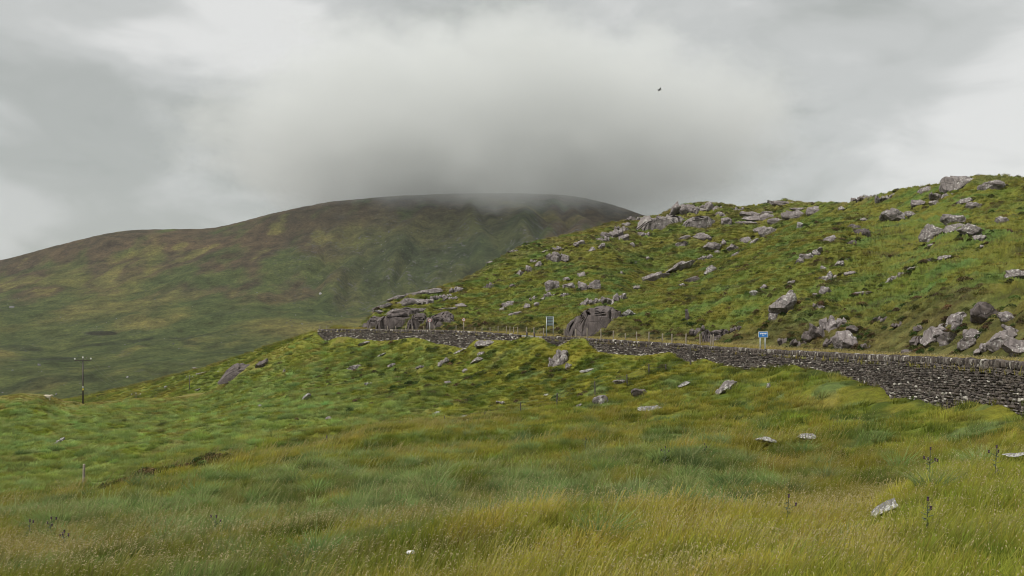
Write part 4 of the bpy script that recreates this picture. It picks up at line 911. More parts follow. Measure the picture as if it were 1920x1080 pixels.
# ------------------------------------------------------------------ signs
def seg_text(bm, chars, x, z, w, h, t_, y):           # digits and small letters as flat strokes
    SEG = {'8': 'abcdefg', '0': 'abcdef', '1': 'bc', '6': 'acdefg'}
    R_ = {'a': (0, h - t_, w, h), 'g': (0, h / 2 - t_ / 2, w, h / 2 + t_ / 2), 'd': (0, 0, w, t_), 'f': (0, h / 2, t_, h), 'e': (0, 0, t_, h / 2), 'b': (w - t_, h / 2, w, h), 'c': (w - t_, 0, w, h / 2)}
    for ch in chars:
        for k in SEG[ch]:
            a, b, c, e = R_[k]; dy = .0008 * 'abcdefg'.index(k); prism(bm, x + a, x + c, y - .004 - dy, y, z + b, z + e)
        x += w * 1.3
def disc(bm, r, y0, y1, n=28, cz=0, r_in=0):
    if not r_in: tube(bm, (0, y0, cz), (0, y1, cz), r, n=n); return
    rg = []
    for y in (y0, y1):
        for q in (r, r_in): rg.append([bm.verts.new((math.cos(2 * math.pi * i / n) * q, y, cz + math.sin(2 * math.pi * i / n) * q)) for i in range(n)])
    a, b, c, e = rg
    for i in range(n):
        j = (i + 1) % n
        for s_, t_ in ((a, b), (b, e), (e, c), (c, a)): bm.faces.new((s_[i], s_[j], t_[j], t_[i]))
def speed_sign(u, py, d, label, pole_mat, pr):
    p = verge_at(u, d); hz = -(py - VH) / F * p[1] - p[2]     # height of the disc's centre
    root = empty('speed_limit_sign', p, -math.atan2(p[0], p[1]), label=label, cat='road sign', group='speed limit signs by the road')
    bm = bmesh.new(); tube(bm, (0, .04 + pr, -.3), (0, .04 + pr, hz + .3), pr, n=10); build('pole', bm, pole_mat, root, True)
    rr = 3.0 * p[1] / F
    bm = bmesh.new(); disc(bm, rr * .86, .0, .03, cz=hz); build('sign_face', bm, M_white, root)
    bm = bmesh.new(); disc(bm, rr, -.006, .032, cz=hz, r_in=rr * .85); build('border', bm, M_red, root)
    bm = bmesh.new(); w_ = rr * .42; seg_text(bm, '80', -w_ * 1.15, hz - rr * .4, w_, rr * .8, rr * .13, 0); build('digits', bm, M_black, root)
speed_sign(806, 600.5, 6.6, 'round speed limit sign on a thin white pole beside the dark cliff', M_white, .045)
speed_sign(869.5, 599.5, 6.6, 'round speed limit sign on a brown wooden post, right of the white-poled one', M_wood, .085)
# back of a road sign on two posts
p = verge_at(1031, 6.4); k = p[1] / F; root = empty('road_sign', p, -math.atan2(p[0], p[1]), label='grey-green road sign seen from the back on two steel posts', cat='road sign')
zt = -(594 - VH) / F * p[1] - p[2]; zb = -(611 - VH) / F * p[1] - p[2]; hw = 7.3 * k
for sx in (-1, 1):
    bm = bmesh.new(); tube(bm, (sx * hw * .86, -.05, -.3), (sx * hw * .86, -.05, zt - .02), .05, n=10); build('post', bm, M_steel, root, True)
bm = bmesh.new(); prism(bm, -hw, hw, .0, .03, zb, zt); build('panel', bm, M_signback, root)
bm = bmesh.new(); prism(bm, -hw - .03, hw + .03, -.03, .05, zt, zt + .06); build('top_rail', bm, M_steel, root)
for i in (1, 2, 3):
    bm = bmesh.new(); zz = zb + (zt - zb) * (i / 3.0) - (zt - zb) * .33 + .02; prism(bm, -hw * .8, hw * .8, -.03, -.002, zz, zz + .07); build('brace', bm, M_dwood, root)
# blue tourist-route sign
p = verge_at(1431, 1.0); k = p[1] / F; root = empty('tourist_route_sign', p, -math.atan2(p[0], p[1]), label='blue tourist route sign with a white wave mark on two pale posts', cat='road sign')
zc = -(627.3 - VH) / F * p[1] - p[2]; hw, hh = 8.7 * k, 5.4 * k
for sx in (-1, 1):
    bm = bmesh.new(); tube(bm, (sx * hw * .52 - .05, .09, -.4), (sx * hw * .52 - .05, .09, zc + hh * .8), .055, n=12); build('post', bm, M_steel, root, True)
bm = bmesh.new(); prism(bm, -hw, hw, 0, .035, zc - hh, zc + hh); build('white_border', bm, M_white, root, False, .01)
bm = bmesh.new(); prism(bm, -hw * .92, hw * .92, -.006, -.001, zc - hh * .86, zc + hh * .86); build('blue_panel', bm, M_blue, root)
bm = bmesh.new(); n = 48; top, bot = [], []
for i in range(n + 1):                       # the wave mark: scalloped below, saw-toothed above
    t_ = i / n; x = -hw * .72 + t_ * hw * 1.44; zz = abs(math.sin(t_ * 4 * math.pi))
    top.append((x, zc + hh * (.60 - .10 * zz))); bot.append((x, zc + hh * (.46 - .42 * zz)))
A = [bm.verts.new((x, -.011, z)) for x, z in top]; B = [bm.verts.new((x, -.011, z)) for x, z in bot]
for i in range(n): bm.faces.new((A[i], A[i + 1], B[i + 1], B[i]))
ext = bmesh.ops.extrude_face_region(bm, geom=list(bm.faces)); 
for v in ext['geom']:
    if isinstance(v, bmesh.types.BMVert): v.co.y += .004
build('wave_mark', bm, M_white, root)
bm = bmesh.new(); lw = hh * .1; z0 = zc - hh * .52
for x0, x1, za, zb_ in ((-.22, -.18, 0, .36), (-.12, -.08, 0, .36), (-.08, -.02, .12, .2), (-.02, .02, 0, .1), (-.02, .02, .22, .34), (.06, .09, 0, .24), (.10, .14, .16, .24), (.13, .16, 0, .2), (.18, .21, 0, .2), (.16, .2, .2, .25)):
    prism(bm, x0 * hw, x1 * hw, -.011 - abs(x0) * .003, -.007, z0 + za * hh, z0 + zb_ * hh)
build('lettering', bm, M_white, root)

# ------------------------------------------------------------------ utility poles and their wires
def pole(P, H, k, label, yellow=False):
    root = empty('utility_pole', P, -math.atan2(P[0], P[1]), label=label, cat='utility pole', group='utility poles in the valley')
    bm = bmesh.new(); tube(bm, (0, 0, -.6), (0, 0, H), .15 * k, .10 * k, n=12); build('shaft', bm, M_dwood, root, True)
    hw = 1.45; bm = bmesh.new(); prism(bm, -hw, hw, -.16, -.06, H - .42, H - .26); build('crossarm', bm, M_dwood, root)
    for x, z in ((-hw + .08, H - .26), (hw - .08, H - .26), (0, H)):
        bm = bmesh.new(); y = -.11 if x else 0; tube(bm, (x, y, z), (x, y, z + .1), .04, n=8); ball(bm, (x, y, z + .2), 0.13 * k, (1.1, 1.1, .8)); ball(bm, (x, y, z + .34), .10 * k, (1, 1, .8)); build('insulator', bm, M_porc, root, True)
    if yellow:
        bm = bmesh.new(); prism(bm, -.12, .12, -.20, -.165, H * .30, H * .30 + .35); build('warning_plate', bm, M_yellow, root)
        bm = bmesh.new(); prism(bm, -.12, .12, -.20, -.165, H * .36, H * .36 + .22); build('number_plate', bm, M_white, root)
    c_, s_ = math.cos(root.rotation_euler.z), math.sin(root.rotation_euler.z)
    return [Vector((P[0] + x * c_, P[1] + x * s_, P[2] + z + .3)) for x, z in ((-hw + .08, H - .26), (0, H), (hw - .08, H - .26))]
P1 = hit('field', 155.5, 757); k1 = P1[1] / F; T1 = pole(P1, 84.5 * k1, 1.1, 'tall dark utility pole with crossarm standing at the field crest', True)
Y3 = 340; P3 = np.array([u_x(255, Y3), Y3, 0.]); P3[2] = -(741 - VH) / F * Y3 - 9.0; g3 = min(ground('spur', P3[0], 430) , P3[2]); H3 = -(738.5 - VH) / F * Y3 - g3
T3 = pole(np.array([P3[0], P3[1], g3]), H3, 1.0, 'utility pole whose white insulators just clear the field crest')
P2 = hit('spur', 355.5, 735); k2 = P2[1] / F; T2 = pole(P2, 29.5 * k2, 1.4, 'small distant utility pole on the far green spur')
root = empty('power_line', P1, label='thin sagging power wires running between the valley poles', cat='power line'); O1 = Vector(P1)
offl = [v + Vector((-75, -30, 3)) for v in T1]
for A_, B_ in ((offl, T1), (T1, T3), (T3, T2)):
    for a, b in zip(A_, B_):
        bm = bmesh.new(); pr_ = None
        for i in range(17):
            t_ = i / 16; q = a.lerp(b, t_) - Vector((0, 0, 4 * t_ * (1 - t_) * 1.3)) - O1
            if pr_ is not None: tube(bm, pr_, q, .013, n=4, cap=False)
            pr_ = q
        build('wire', bm, M_wire, root)

# ------------------------------------------------------------------ sheep behind the rushes, bird, can, thistles
def skin(name, pts, edges, rad, mat, parent=None, sub=2):
    me = bpy.data.meshes.new(name); me.from_pydata(pts, edges, []); o = bpy.data.objects.new(name, me); C.objects.link(o)
    m = o.modifiers.new('skin', 'SKIN'); me.skin_vertices[0].data[0].use_root = True
    for v, r in zip(me.skin_vertices[0].data, rad): v.radius = r if isinstance(r, tuple) else (r, r)
    s_ = o.modifiers.new('sub', 'SUBSURF'); s_.levels = s_.render_levels = sub; me.materials.append(mat)
    if parent: o.parent = parent
    return o
p = hit('field', 79, 744); root = empty('sheep', p + np.array([0, 1.6, -.72]), R(8), label='cream sheep half hidden behind brown heather at the field crest', cat='sheep')
skin('body', [(-.55, 0, .62), (-.3, 0, .66), (0, 0, .66), (.35, 0, .68), (.58, 0, .70), (.74, 0, .84), (.86, 0, .80), (1.0, 0, .70), (.42, .15, .4), (.44, .15, .02), (.42, -.15, .4), (.44, -.15, .02), (-.42, .15, .42), (-.52, .15, .22), (-.44, .15, .02), (-.42, -.15, .42), (-.52, -.15, .22), (-.44, -.15, .02), (-.7, 0, .5)],
     [(0, 1), (1, 2), (2, 3), (3, 4), (4, 5), (5, 6), (6, 7), (3, 8), (8, 9), (3, 10), (10, 11), (0, 12), (12, 13), (13, 14), (0, 15), (15, 16), (16, 17), (0, 18)],
     [.24, .29, .30, .28, .2, .14, .11, .06, .08, .045, .08, .045, .11, .06, .045, .11, .06, .045, .05], M_fleece, root)
for sy in (-1, 1):
    bm = bmesh.new(); ball(bm, (.82, sy * .14, .88), .07, (.6, 1.4, .45)); build('ear', bm, M_fleece, root, True)
# bird
Yb = 120.; root = empty('bird', px2w(1237, 168.5, Yb), R(20), label='small dark bird flying high against the grey cloud', cat='bird')
bm = bmesh.new(); ball(bm, (0, 0, 0), .07, (2.4, .9, .9)); ball(bm, (.17, 0, .03), .045); tube(bm, (.2, 0, .03), (.26, 0, .02), .014, .003, n=5); tube(bm, (-.12, 0, 0), (-.27, 0, .02), .03, .045, n=6)
build('body', bm, M_black, root, True)
for sy, dz in ((-1, .19), (1, -.10)):
    bm = bmesh.new(); W_ = [((.08, 0, .02), (-.07, 0, .02)), ((.06, sy * .16, .02 + dz * .7), (-.10, sy * .16, .02 + dz * .6)), ((-.02, sy * .34, dz + .02), (-.10, sy * .33, dz))]
    lo = [[bm.verts.new(Vector(q) + Vector((0, 0, e))) for q in pr_] for e in (-.006, .008) for pr_ in W_]
    for a, b in ((0, 1), (1, 2)):
        for o_ in (0, 3): bm.faces.new((lo[a + o_][0], lo[b + o_][0], lo[b + o_][1], lo[a + o_][1]))
        for e in (0, 1): bm.faces.new((lo[a][e], lo[b][e], lo[b + 3][e], lo[a + 3][e]))
    build('wing', bm, M_black, root)
# can
p = hit('field', 770, 1068); root = empty('drinks_can', p + np.array([0, 0, .30]), R(15), label='small white can lying in the grass at the bottom edge', cat='can'); root.rotation_euler = (R(80), R(12), R(68))
bm = bmesh.new(); tube(bm, (0, 0, -.062), (0, 0, .062), .034, n=20); build('body', bm, M_white, root, True)
for z in (-1, 1):
    bm = bmesh.new(); tube(bm, (0, 0, z * .062), (0, 0, z * .069), .032, .026, n=20); build('rim', bm, M_steel, root)
def thistle(u, pb, hpx, label, heads):
    p = hit('field', u, pb); H = max(hpx * p[1] / F, .5) + .15; root = empty('thistle', p, rnd.uniform(-.5, .5), label=label, cat='thistle', group='thistles in the foreground field')
    rs = random.Random(int(u)); bm = bmesh.new(); tips = []
    tube(bm, (0, 0, -.1), (.02, 0, H * .55), .013, .010, n=6); tube(bm, (.02, 0, H * .55), (.04, 0, H * .95), .010, .006, n=6); tips.append((.04, 0, H * .95))
    for i in range(heads - 1):
        a = i * 2.4 + .4; z0 = H * rs.uniform(.55, .8); r = rs.uniform(.08, .2); q = (.03 + r * math.cos(a), r * math.sin(a), z0 + rs.uniform(.12, .3) * H * .6)
        tube(bm, (.03, 0, z0), q, .007, .004, n=5); tips.append(q)
    build('stem', bm, M_thistle, root)
    for q in tips:
        bm = bmesh.new(); ball(bm, q, .022, (1, 1, 1.2)); tube(bm, (q[0], q[1], q[2] + .012), (q[0], q[1], q[2] + .05), .014, .025, n=9); build('flower_head', bm, M_purple, root)
    for i in range(14):
        bm = bmesh.new(); a = i * 2.3; z = H * (.05 + .055 * i); l = .22 * (1 - i / 18); d_ = Vector((math.cos(a), math.sin(a), .35)); s_ = Vector((-math.sin(a), math.cos(a), 0)) * .03
        pts = [Vector((.01, 0, z)), Vector((.01, 0, z)) + d_ * l * .35 + s_, Vector((.01, 0, z)) + d_ * l * .5 + s_ * .3, Vector((.01, 0, z)) + d_ * l * .7 + s_ * .8, Vector((.01, 0, z)) + d_ * l, Vector((.01, 0, z)) + d_ * l * .7 - s_ * .8, Vector((.01, 0, z)) + d_ * l * .5 - s_ * .3, Vector((.01, 0, z)) + d_ * l * .35 - s_]
        lo = [bm.verts.new(q - Vector((0, 0, .002))) for q in pts]; hi = [bm.verts.new(q + Vector((0, 0, .003))) for q in pts]
        bm.faces.new(lo[::-1]); bm.faces.new(hi)
        for j in range(8): bm.faces.new((lo[j], lo[(j + 1) % 8], hi[(j + 1) % 8], hi[j]))
        build('leaf', bm, M_thistle, root)
TH = [(1742, 912, 62, 'tall thistle with three purple heads at the edge of the near mound', 5), (1866, 900, 52, 'thistle standing on top of the near grassy mound', 3), (1475, 990, 34, 'short thistle alone in olive grass at lower right', 2), (1737, 1005, 34, 'thin thistle between the white rock and the right edge', 2),
      (93, 1015, 34, 'thistle with a dark heavy head at lower left', 4), (54, 1020, 26, 'smaller thistle left of the heavy-headed one', 2), (403, 1012, 30, 'thistle in green rushes at lower left centre', 3), (1097, 850, 24, 'brown thistle in the middle of the field', 3), (1246, 872, 28, 'dark thistle in a brown patch of the field', 3), (1320, 862, 24, 'dark thistle right of the brown patch', 2), (118, 1045, 22, 'low branching thistle below the heavy-headed one', 4)]
for a in TH: thistle(*a)
# ------------------------------------------------------------------ grass, rushes, heather: instanced blades ("stuff")
def tuft(name, nb, r, h, wd, lean, curl, seed, mat, straw=0., dome=0., hv=.35, sprig=False):
    rs = np.random.RandomState(seed); V, Q, T, S, TIP, SEED = [], [], [], [], [], []
    Fc = []
    for i in range(nb):
        a = rs.uniform(0, 2 * np.pi); rr = r * math.sqrt(rs.uniform()); x, y = rr * math.cos(a), rr * math.sin(a)
        hh = h * (1 + rs.normal() * hv * .6) * (1 - dome * (rr / r) ** 2); hh = max(hh, .25 * h)
        outv = np.array([math.cos(a), math.sin(a)]) * (rr / r) * curl
        dr = np.array([lean + rs.normal() * .16, rs.normal() * .16]) + outv
        fa = rs.uniform(0, np.pi); sx, sy = math.cos(fa) * wd / 2 * rs.uniform(.7, 1.3), math.sin(fa) * wd / 2
        b = len(V); z0 = -.05
        lv = [(0, 1.0), (.45, .85), (.8, .55)]
        for t_, k in lv:
            px_, py_ = x + dr[0] * hh * t_ ** 1.7, y + dr[1] * hh * t_ ** 1.7; z = z0 + hh * (t_ - .25 * t_ ** 2 * np.hypot(*dr))
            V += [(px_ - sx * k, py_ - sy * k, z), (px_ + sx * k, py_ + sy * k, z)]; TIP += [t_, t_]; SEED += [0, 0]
        V.append((x + dr[0] * hh, y + dr[1] * hh, z0 + hh * (1 - .3 * np.hypot(*dr)))); TIP.append(1); SEED.append(0)
        Fc += [(b, b + 1, b + 3, b + 2), (b + 2, b + 3, b + 5, b + 4), (b + 4, b + 5, b + 6, b + 6)]
        if rs.rand() < straw:               # a flowering stem with a drooping seed head
            b = len(V); H2 = hh * rs.uniform(1.15, 1.5); w2 = wd * .45; hx = x + dr[0] * H2; hy = y + dr[1] * H2; hz = H2 * .95
            V += [(x - w2, y, 0), (x + w2, y, 0), (hx - w2, hy, hz), (hx + w2, hy, hz)]; TIP += [.5, .5, 1, 1]; SEED += [0, 0, .35, .35]
            Fc.append((b, b + 1, b + 3, b + 2)); b = len(V); l = .045 + wd * 2.0; ww = wd * .8
            V += [(hx, hy, hz - .01), (hx + l * .4 - ww * .4, hy - ww, hz + l * .3), (hx + l * .4 + ww * .3, hy + ww, hz + l * .3), (hx + l, hy, hz + l * .15)]; TIP += [1] * 4; SEED += [1] * 4
            Fc.append((b, b + 1, b + 3, b + 2))
    V = np.array(V, np.float32); me = bpy.data.meshes.new(name)
    me.from_pydata(V.tolist(), [], [tuple(dict.fromkeys(f)) for f in Fc]); me.materials.append(mat)
    attr(me, 'tip', 'FLOAT', np.array(TIP, np.float32)); attr(me, 'seed', 'FLOAT', np.array(SEED, np.float32))
    return bpy.data.objects.new(name, me)
def sprig_clump(name, seed, mat, r=.5, h=.45, n=260, leaf=.045):     # low woody clump of little leaves
    rs = np.random.RandomState(seed); V, Fc, TIP = [], [], []
    for i in range(n):
        a = rs.uniform(0, 2 * np.pi); q = math.sqrt(rs.uniform()); x, y = q * r * math.cos(a), q * r * math.sin(a)
        z = h * (1 - q ** 2.2) * rs.uniform(.55, 1.08) + .02; d = rs.normal(size=3); d /= np.linalg.norm(d); e = np.cross(d, rs.normal(size=3)); e /= np.linalg.norm(e)
        s = leaf * rs.uniform(.6, 1.4); p = np.array([x, y, z]); b = len(V)
        V += [p - d * s, p + e * s * .5, p + d * s, p - e * s * .5]; Fc.append((b, b + 1, b + 2, b + 3)); TIP += [z / h] * 4
    me = bpy.data.meshes.new(name); me.from_pydata([tuple(v) for v in V], [], Fc); me.materials.append(mat)
    attr(me, 'tip', 'FLOAT', np.array(TIP, np.float32)); attr(me, 'seed', 'FLOAT', np.zeros(len(V), np.float32))
    return bpy.data.objects.new(name, me)
def scatter(name, pts, rot, scl, idx, tint, kinds, label, cat):
    me = bpy.data.meshes.new(name); me.vertices.add(len(pts)); me.vertices.foreach_set('co', np.ascontiguousarray(pts, dtype=np.float32).ravel())
    attr(me, 'rot', 'FLOAT_VECTOR', rot.astype(np.float32)); attr(me, 'scl', 'FLOAT_VECTOR', scl.astype(np.float32)); attr(me, 'idx', 'INT', idx.astype(np.int32))
    attr(me, 'tint', 'FLOAT_COLOR', np.concatenate([tint, np.ones((len(tint), 1))], 1).astype(np.float32))
    for k in kinds:
        if k.data.materials[0].name not in [m.name for m in me.materials]: me.materials.append(k.data.materials[0])
    col_ = bpy.data.collections.new(name + '_kinds')
    for i, k in enumerate(kinds):
        if k.name[0] != 'k' or '_' not in k.name[:4]: k.name = 'k%02d_' % i + k.name
        col_.objects.link(k)
    o = bpy.data.objects.new(name, me); C.objects.link(o)
    g = bpy.data.node_groups.new(name + '_scatter', 'GeometryNodeTree')
    g.interface.new_socket('Geometry', in_out='INPUT', socket_type='NodeSocketGeometry'); g.interface.new_socket('Geometry', in_out='OUTPUT', socket_type='NodeSocketGeometry')
    gi, go = g.nodes.new('NodeGroupInput'), g.nodes.new('NodeGroupOutput'); ip = g.nodes.new('GeometryNodeInstanceOnPoints'); ci = g.nodes.new('GeometryNodeCollectionInfo')
    ci.inputs['Collection'].default_value = col_; ci.inputs['Separate Children'].default_value = True; ci.inputs['Reset Children'].default_value = True; ip.inputs['Pick Instance'].default_value = True
    def na(n_, t_):
        q = g.nodes.new('GeometryNodeInputNamedAttribute'); q.data_type = t_; q.inputs['Name'].default_value = n_; return q.outputs[0]
    g.links.new(gi.outputs[0], ip.inputs['Points']); g.links.new(ci.outputs[0], ip.inputs['Instance']); g.links.new(na('idx', 'INT'), ip.inputs['Instance Index'])
    er = g.nodes.new('FunctionNodeEulerToRotation'); g.links.new(na('rot', 'FLOAT_VECTOR'), er.inputs[0]); g.links.new(er.outputs[0], ip.inputs['Rotation']); g.links.new(na('scl', 'FLOAT_VECTOR'), ip.inputs['Scale'])
    g.links.new(ip.outputs[0], go.inputs[0]); m = o.modifiers.new('scatter', 'NODES'); m.node_group = g
    tag(o, label, cat, kind='stuff'); print(name, len(pts)); return o
RS = np.random.RandomState(11)
def sample(key, dens, umin=-420, umax=2560, smax=99, smin=0):
    """random points over a sheet, dens(X,Y,Z,S,U) per square metre"""
    s = SH[key]; X, Y, Z, S, U = (s[k] for k in 'XYZSU')
    dx = X[:-1, 1:] - X[:-1, :-1]; dy = Y[1:, :-1] - Y[:-1, :-1]; dz = Z[1:, :-1] - Z[:-1, :-1]
    A = np.abs(dx) * np.sqrt(dy ** 2 + .5 * dz ** 2)
    c = lambda a: a[:-1, :-1]
    D = dens(c(X), c(Y), c(Z), c(S), c(U)) * (c(U) > umin) * (c(U) < umax) * (c(S) < smax) * (c(S) >= smin)
    n = RS.poisson(A * D); i, j = np.nonzero(n); k = n[i, j]; i = np.repeat(i, k); j = np.repeat(j, k); a, b = RS.uniform(size=len(i)), RS.uniform(size=len(i))
    def bl(q): 
        q00, q01, q10, q11 = q[i, j], q[i, j + 1], q[i + 1, j], q[i + 1, j + 1]
        if q.ndim == 3: aa, bb = a[:, None], b[:, None]
        else: aa, bb = a, b
        return (q00 * (1 - bb) + q01 * bb) * (1 - aa) + (q10 * (1 - bb) + q11 * bb) * aa
    P = np.stack([bl(X), bl(Y), bl(Z)], 1); T = bl(s['T']); Sx = bl(S); Ux = bl(U)
    keep = np.ones(len(P), bool)
    for (rx, ry, ra, rb, rr, kk, mt) in ROCKPOS:
        if kk != key: continue
        q = ((P[:, 0] - rx) / (ra * .78)) ** 2 + ((P[:, 1] - ry) / (rb * .8)) ** 2 < 1; keep &= ~q
        if rr * F / ry > 9 and kk != 'hill':                  # blades right in front of a rock stay low
            fr = 1.4 if ry < 60 else .6
            keep &= ~((np.abs(P[:, 0] - rx * P[:, 1] / ry) < ra * .85) & (P[:, 1] < ry) & (P[:, 1] > ry - rb - fr) & (RS.rand(len(P)) < (.9 if kk == 'field' else .55)))
    return P[keep], T[keep], Sx[keep], Ux[keep]
jit = lambda T, v=.16: np.clip(T * (1 + RS.normal(size=(len(T), 1)) * v) * (1 + RS.normal(size=T.shape) * .06), .004, .9)
wind = lambda n, sp=.8: np.stack([RS.normal(size=n) * .06, RS.normal(size=n) * .06, RS.normal(size=n) * sp + .15], 1)
# near and middle field: three sizes of tuft by distance
NK = [tuft('fine_grass', 70, .26, .27, .010, .35, .35, 1, M_grass, .05), tuft('fine_grass', 70, .26, .30, .010, .5, .3, 2, M_grass, .05), tuft('rush', 60, .24, .44, .011, .30, .65, 3, M_grass, .01), tuft('seeding_grass', 50, .25, .30, .009, .45, .25, 4, M_grass, .34),
      tuft('mid_grass', 60, .42, .34, .022, .38, .35, 5, M_grass, .01), tuft('mid_grass', 60, .42, .38, .022, .5, .35, 6, M_grass, .03), tuft('mid_rush', 60, .36, .48, .022, .25, .6, 7, M_grass, .0), tuft('mid_seeding', 40, .42, .40, .018, .45, .25, 8, M_grass, .15),
      tuft('far_grass', 110, .62, .34, .024, .40, .45, 9, M_grass, 0, .3), tuft('far_rush', 120, .5, .45, .024, .3, .8, 10, M_grass, 0, .4)]
P, T, S_, U_ = sample('field', lambda X, Y, Z, S, U: np.where(S < .8, 0, np.clip(21 * (24 / np.maximum(Y, 14)) ** 1.45, 3.4, 26)), smax=8.985)
n = len(P); Y_ = P[:, 1]; r = RS.rand(n)
blue = T[:, 2] / T[:, 1] > .36; dry = T[:, 0] > T[:, 1] * 1.02
lod = np.where(Y_ < 45, 0, np.where(Y_ < 98, 4, 8)) + 0; lod = np.where((Y_ > 38) & (Y_ < 52), np.where(RS.rand(n) < (Y_ - 38) / 14, 4, 0), lod)
kind = np.where(blue & (r < .8), 2, np.where(dry & (r < .6), 3, np.where(r < .04, 3, np.where(r < .55, 0, 1))))
idx = np.where(lod == 8, 8 + (blue | (r < .45)), lod + kind)
sc = RS.uniform(.75, 1.25, n) * (1 + .25 * vn2(P[:, 0] / 2.2, P[:, 1] / 2.2, 5)); edge = np.clip((8.99 - S_) / .35, .35, 1); edge = np.where(U_ < 590, np.clip(edge, .8, 1), edge); edge = np.where(Y_ < 78, np.clip(edge, .85, 1), edge)
clump = (kind == 2) & (Y_ < 60); sc = np.where(clump, sc * RS.uniform(1.0, 1.9, n), sc); sc = sc * edge * np.where(Y_ > 98, .72, 1)
scl = np.stack([sc * 1.05, sc * 1.05, sc], 1)
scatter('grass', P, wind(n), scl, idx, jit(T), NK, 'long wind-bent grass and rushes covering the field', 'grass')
FK = [tuft('rush_fan', 170, .22, .62, .012, .25, 1.15, 71, M_grass, .03, 0, .25), tuft('rush_fan', 170, .26, .55, .012, .5, 1.0, 72, M_grass, .03, 0, .25)]
def fan_d(X, Y, Z, S, U):
    return np.clip(1.1 * sst(S, 2.9, 3.15) * sst(S, 4.7, 4.0) * sst(U, 1550, 1300) * sst(vn2(X / 3.0, Y / 5.0, 26), -.2, .1) + 1.1 * sst(S, .9, 1.2) * sst(S, 3.4, 2.9) * sst(U, 960, 840) * sst(vn2(X / 2.4, Y / 2.4, 27), .15, .35) * .5, 0, 1.3) + .05 * (S > 1) * (S < 6.5)
Pf, Tf, Sf, Uf = sample('field', fan_d, smax=7); nf = len(Pf); sf = RS.uniform(.75, 1.35, nf)
scatter('rush_clumps', Pf, wind(nf, 1.2), np.stack([sf, sf, sf * .95], 1), RS.randint(0, 2, nf), jit(np.tile(G_BLUE * 1.12, (nf, 1)), .22), FK, 'taller blue-green rush clumps fanning out in the near field', 'rushes')
# hillside sward
HK = [tuft('hill_grass', 100, .45, .26, .020, .5, .5, 21, M_grass, 0, .4), tuft('hill_grass', 100, .55, .30, .022, .6, .6, 22, M_grass, 0, .5), tuft('hill_grass', 100, .6, .34, .026, .5, .6, 23, M_grass, .03, .5)]
P, T, S_, U_ = sample('hill', lambda X, Y, Z, S, U: np.clip(4.5 * (90 / Y) ** 1.1, 2.2, 7) * (S > .6), smax=5.3, umin=680)
n = len(P); sc = RS.uniform(.7, 1.3, n) * np.clip(.8 + P[:, 1] / 600, .8, 1.3)
idx = np.where(P[:, 1] > 150, RS.randint(1, 3, n), RS.randint(0, 2, n))
DK = [tuft('rush_dome', 190, .62, .62, .024, .10, .9, 61, M_grass, 0, .62), tuft('rush_dome', 190, .62, .56, .024, .2, .9, 62, M_grass, 0, .62)]
Pd, Td, Sd, Ud = sample('field', lambda X, Y, Z, S, U: .75 * sst(S, 6.5, 6.9) * sst(U, 900, 620) * sst(9.0 - S, .12, .5) * sst(fbm(X / 12, Y / 12, 3, 181), -.35, .0), smax=8.9)
nd = len(Pd); sd2 = RS.uniform(.7, 1.3, nd)
scatter('rushes', Pd, wind(nd, .5), np.stack([sd2 * 1.1, sd2, sd2], 1), RS.randint(0, 2, nd), jit(mix(np.tile(G_BLUE * 1.6, (nd, 1)), Td * 1.15, RS.uniform(0, .9, nd)), .26), DK, 'rounded blue-green rush tussocks crowding the lower left field', 'rushes')
Pp, Tp, _, _ = sample('spur', lambda X, Y, Z, S, U: .045 + 0 * X, smax=2.1, umin=40, umax=660); np_ = len(Pp); sp_ = RS.uniform(1.5, 3.4, np_)
scatter('spur_grass', Pp, wind(np_, .7), np.stack([sp_ * 1.3, sp_, sp_ * .8], 1), RS.randint(0, 2, np_), jit(Tp * 1.5, .22), DK, 'clumps of rough grass over the far valley spur', 'grass')
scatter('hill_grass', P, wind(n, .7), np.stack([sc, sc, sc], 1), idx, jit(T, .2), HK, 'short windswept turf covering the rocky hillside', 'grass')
# heather and gorse clumps, thick around the rocks and on the bank
BK = [sprig_clump('heather', 31, M_heath), sprig_clump('heather', 32, M_heath, .6, .4, 300, .06), sprig_clump('heather', 33, M_heath, .45, .5, 240, .08)]
def heath_d(X, Y, Z, S, U):
    W = Y + Z * 1.5; d = .9 * sst(fbm(X / 4.5, W / 3.5, 4, 127), .14, .4) + 1.5 * sst(2.3 - S, 0, .5) * sst(vn2(X / 2.5, W / 2, 17), -.25, .15) + .25 * sst(S, 4.4, 5)
    return d * (S > .5)
P, T, S_, U_ = sample('hill', heath_d, smax=5.2, umin=684)
Pr = []                                      # a dark fringe above and beside the rocks
for (rx, ry, ra, rb, rr, kk, mt) in ROCKPOS:
    if kk != 'hill': continue
    m = int(5 + rr * 7); a = RS.uniform(-.3, np.pi + .3, m); q = RS.uniform(.9, 1.35, m)
    for x, y in zip(rx + np.cos(a) * ra * q, ry + np.sin(a) * rb * q * 1.1):
        Pr.append((x, y, ground('hill', x, y)))
Pr = np.array(Pr); P2, T2, S2, U2 = sample('field', lambda X, Y, Z, S, U: (1.1 * sst(fbm(X / 3.5, Y / 3.5, 3, 111), .16, .32) * sst(S, 6.8, 7.4) * sst(U, 480, 640) * sst(9.0 - S, .02, .3) * sst(U, 1320, 1150) + 7.0 * np.exp(-((S - 4.93) / .14) ** 2) * sst(U, 140, 200) * sst(U, 440, 390) + 1.2 * np.exp(-((S - 4.8) / .3) ** 2) * sst(U, 0, 60) * sst(U, 440, 390) * sst(vn2(X / 2.5, Y / 2.5, 33), -.05, .2)), smax=8.98)
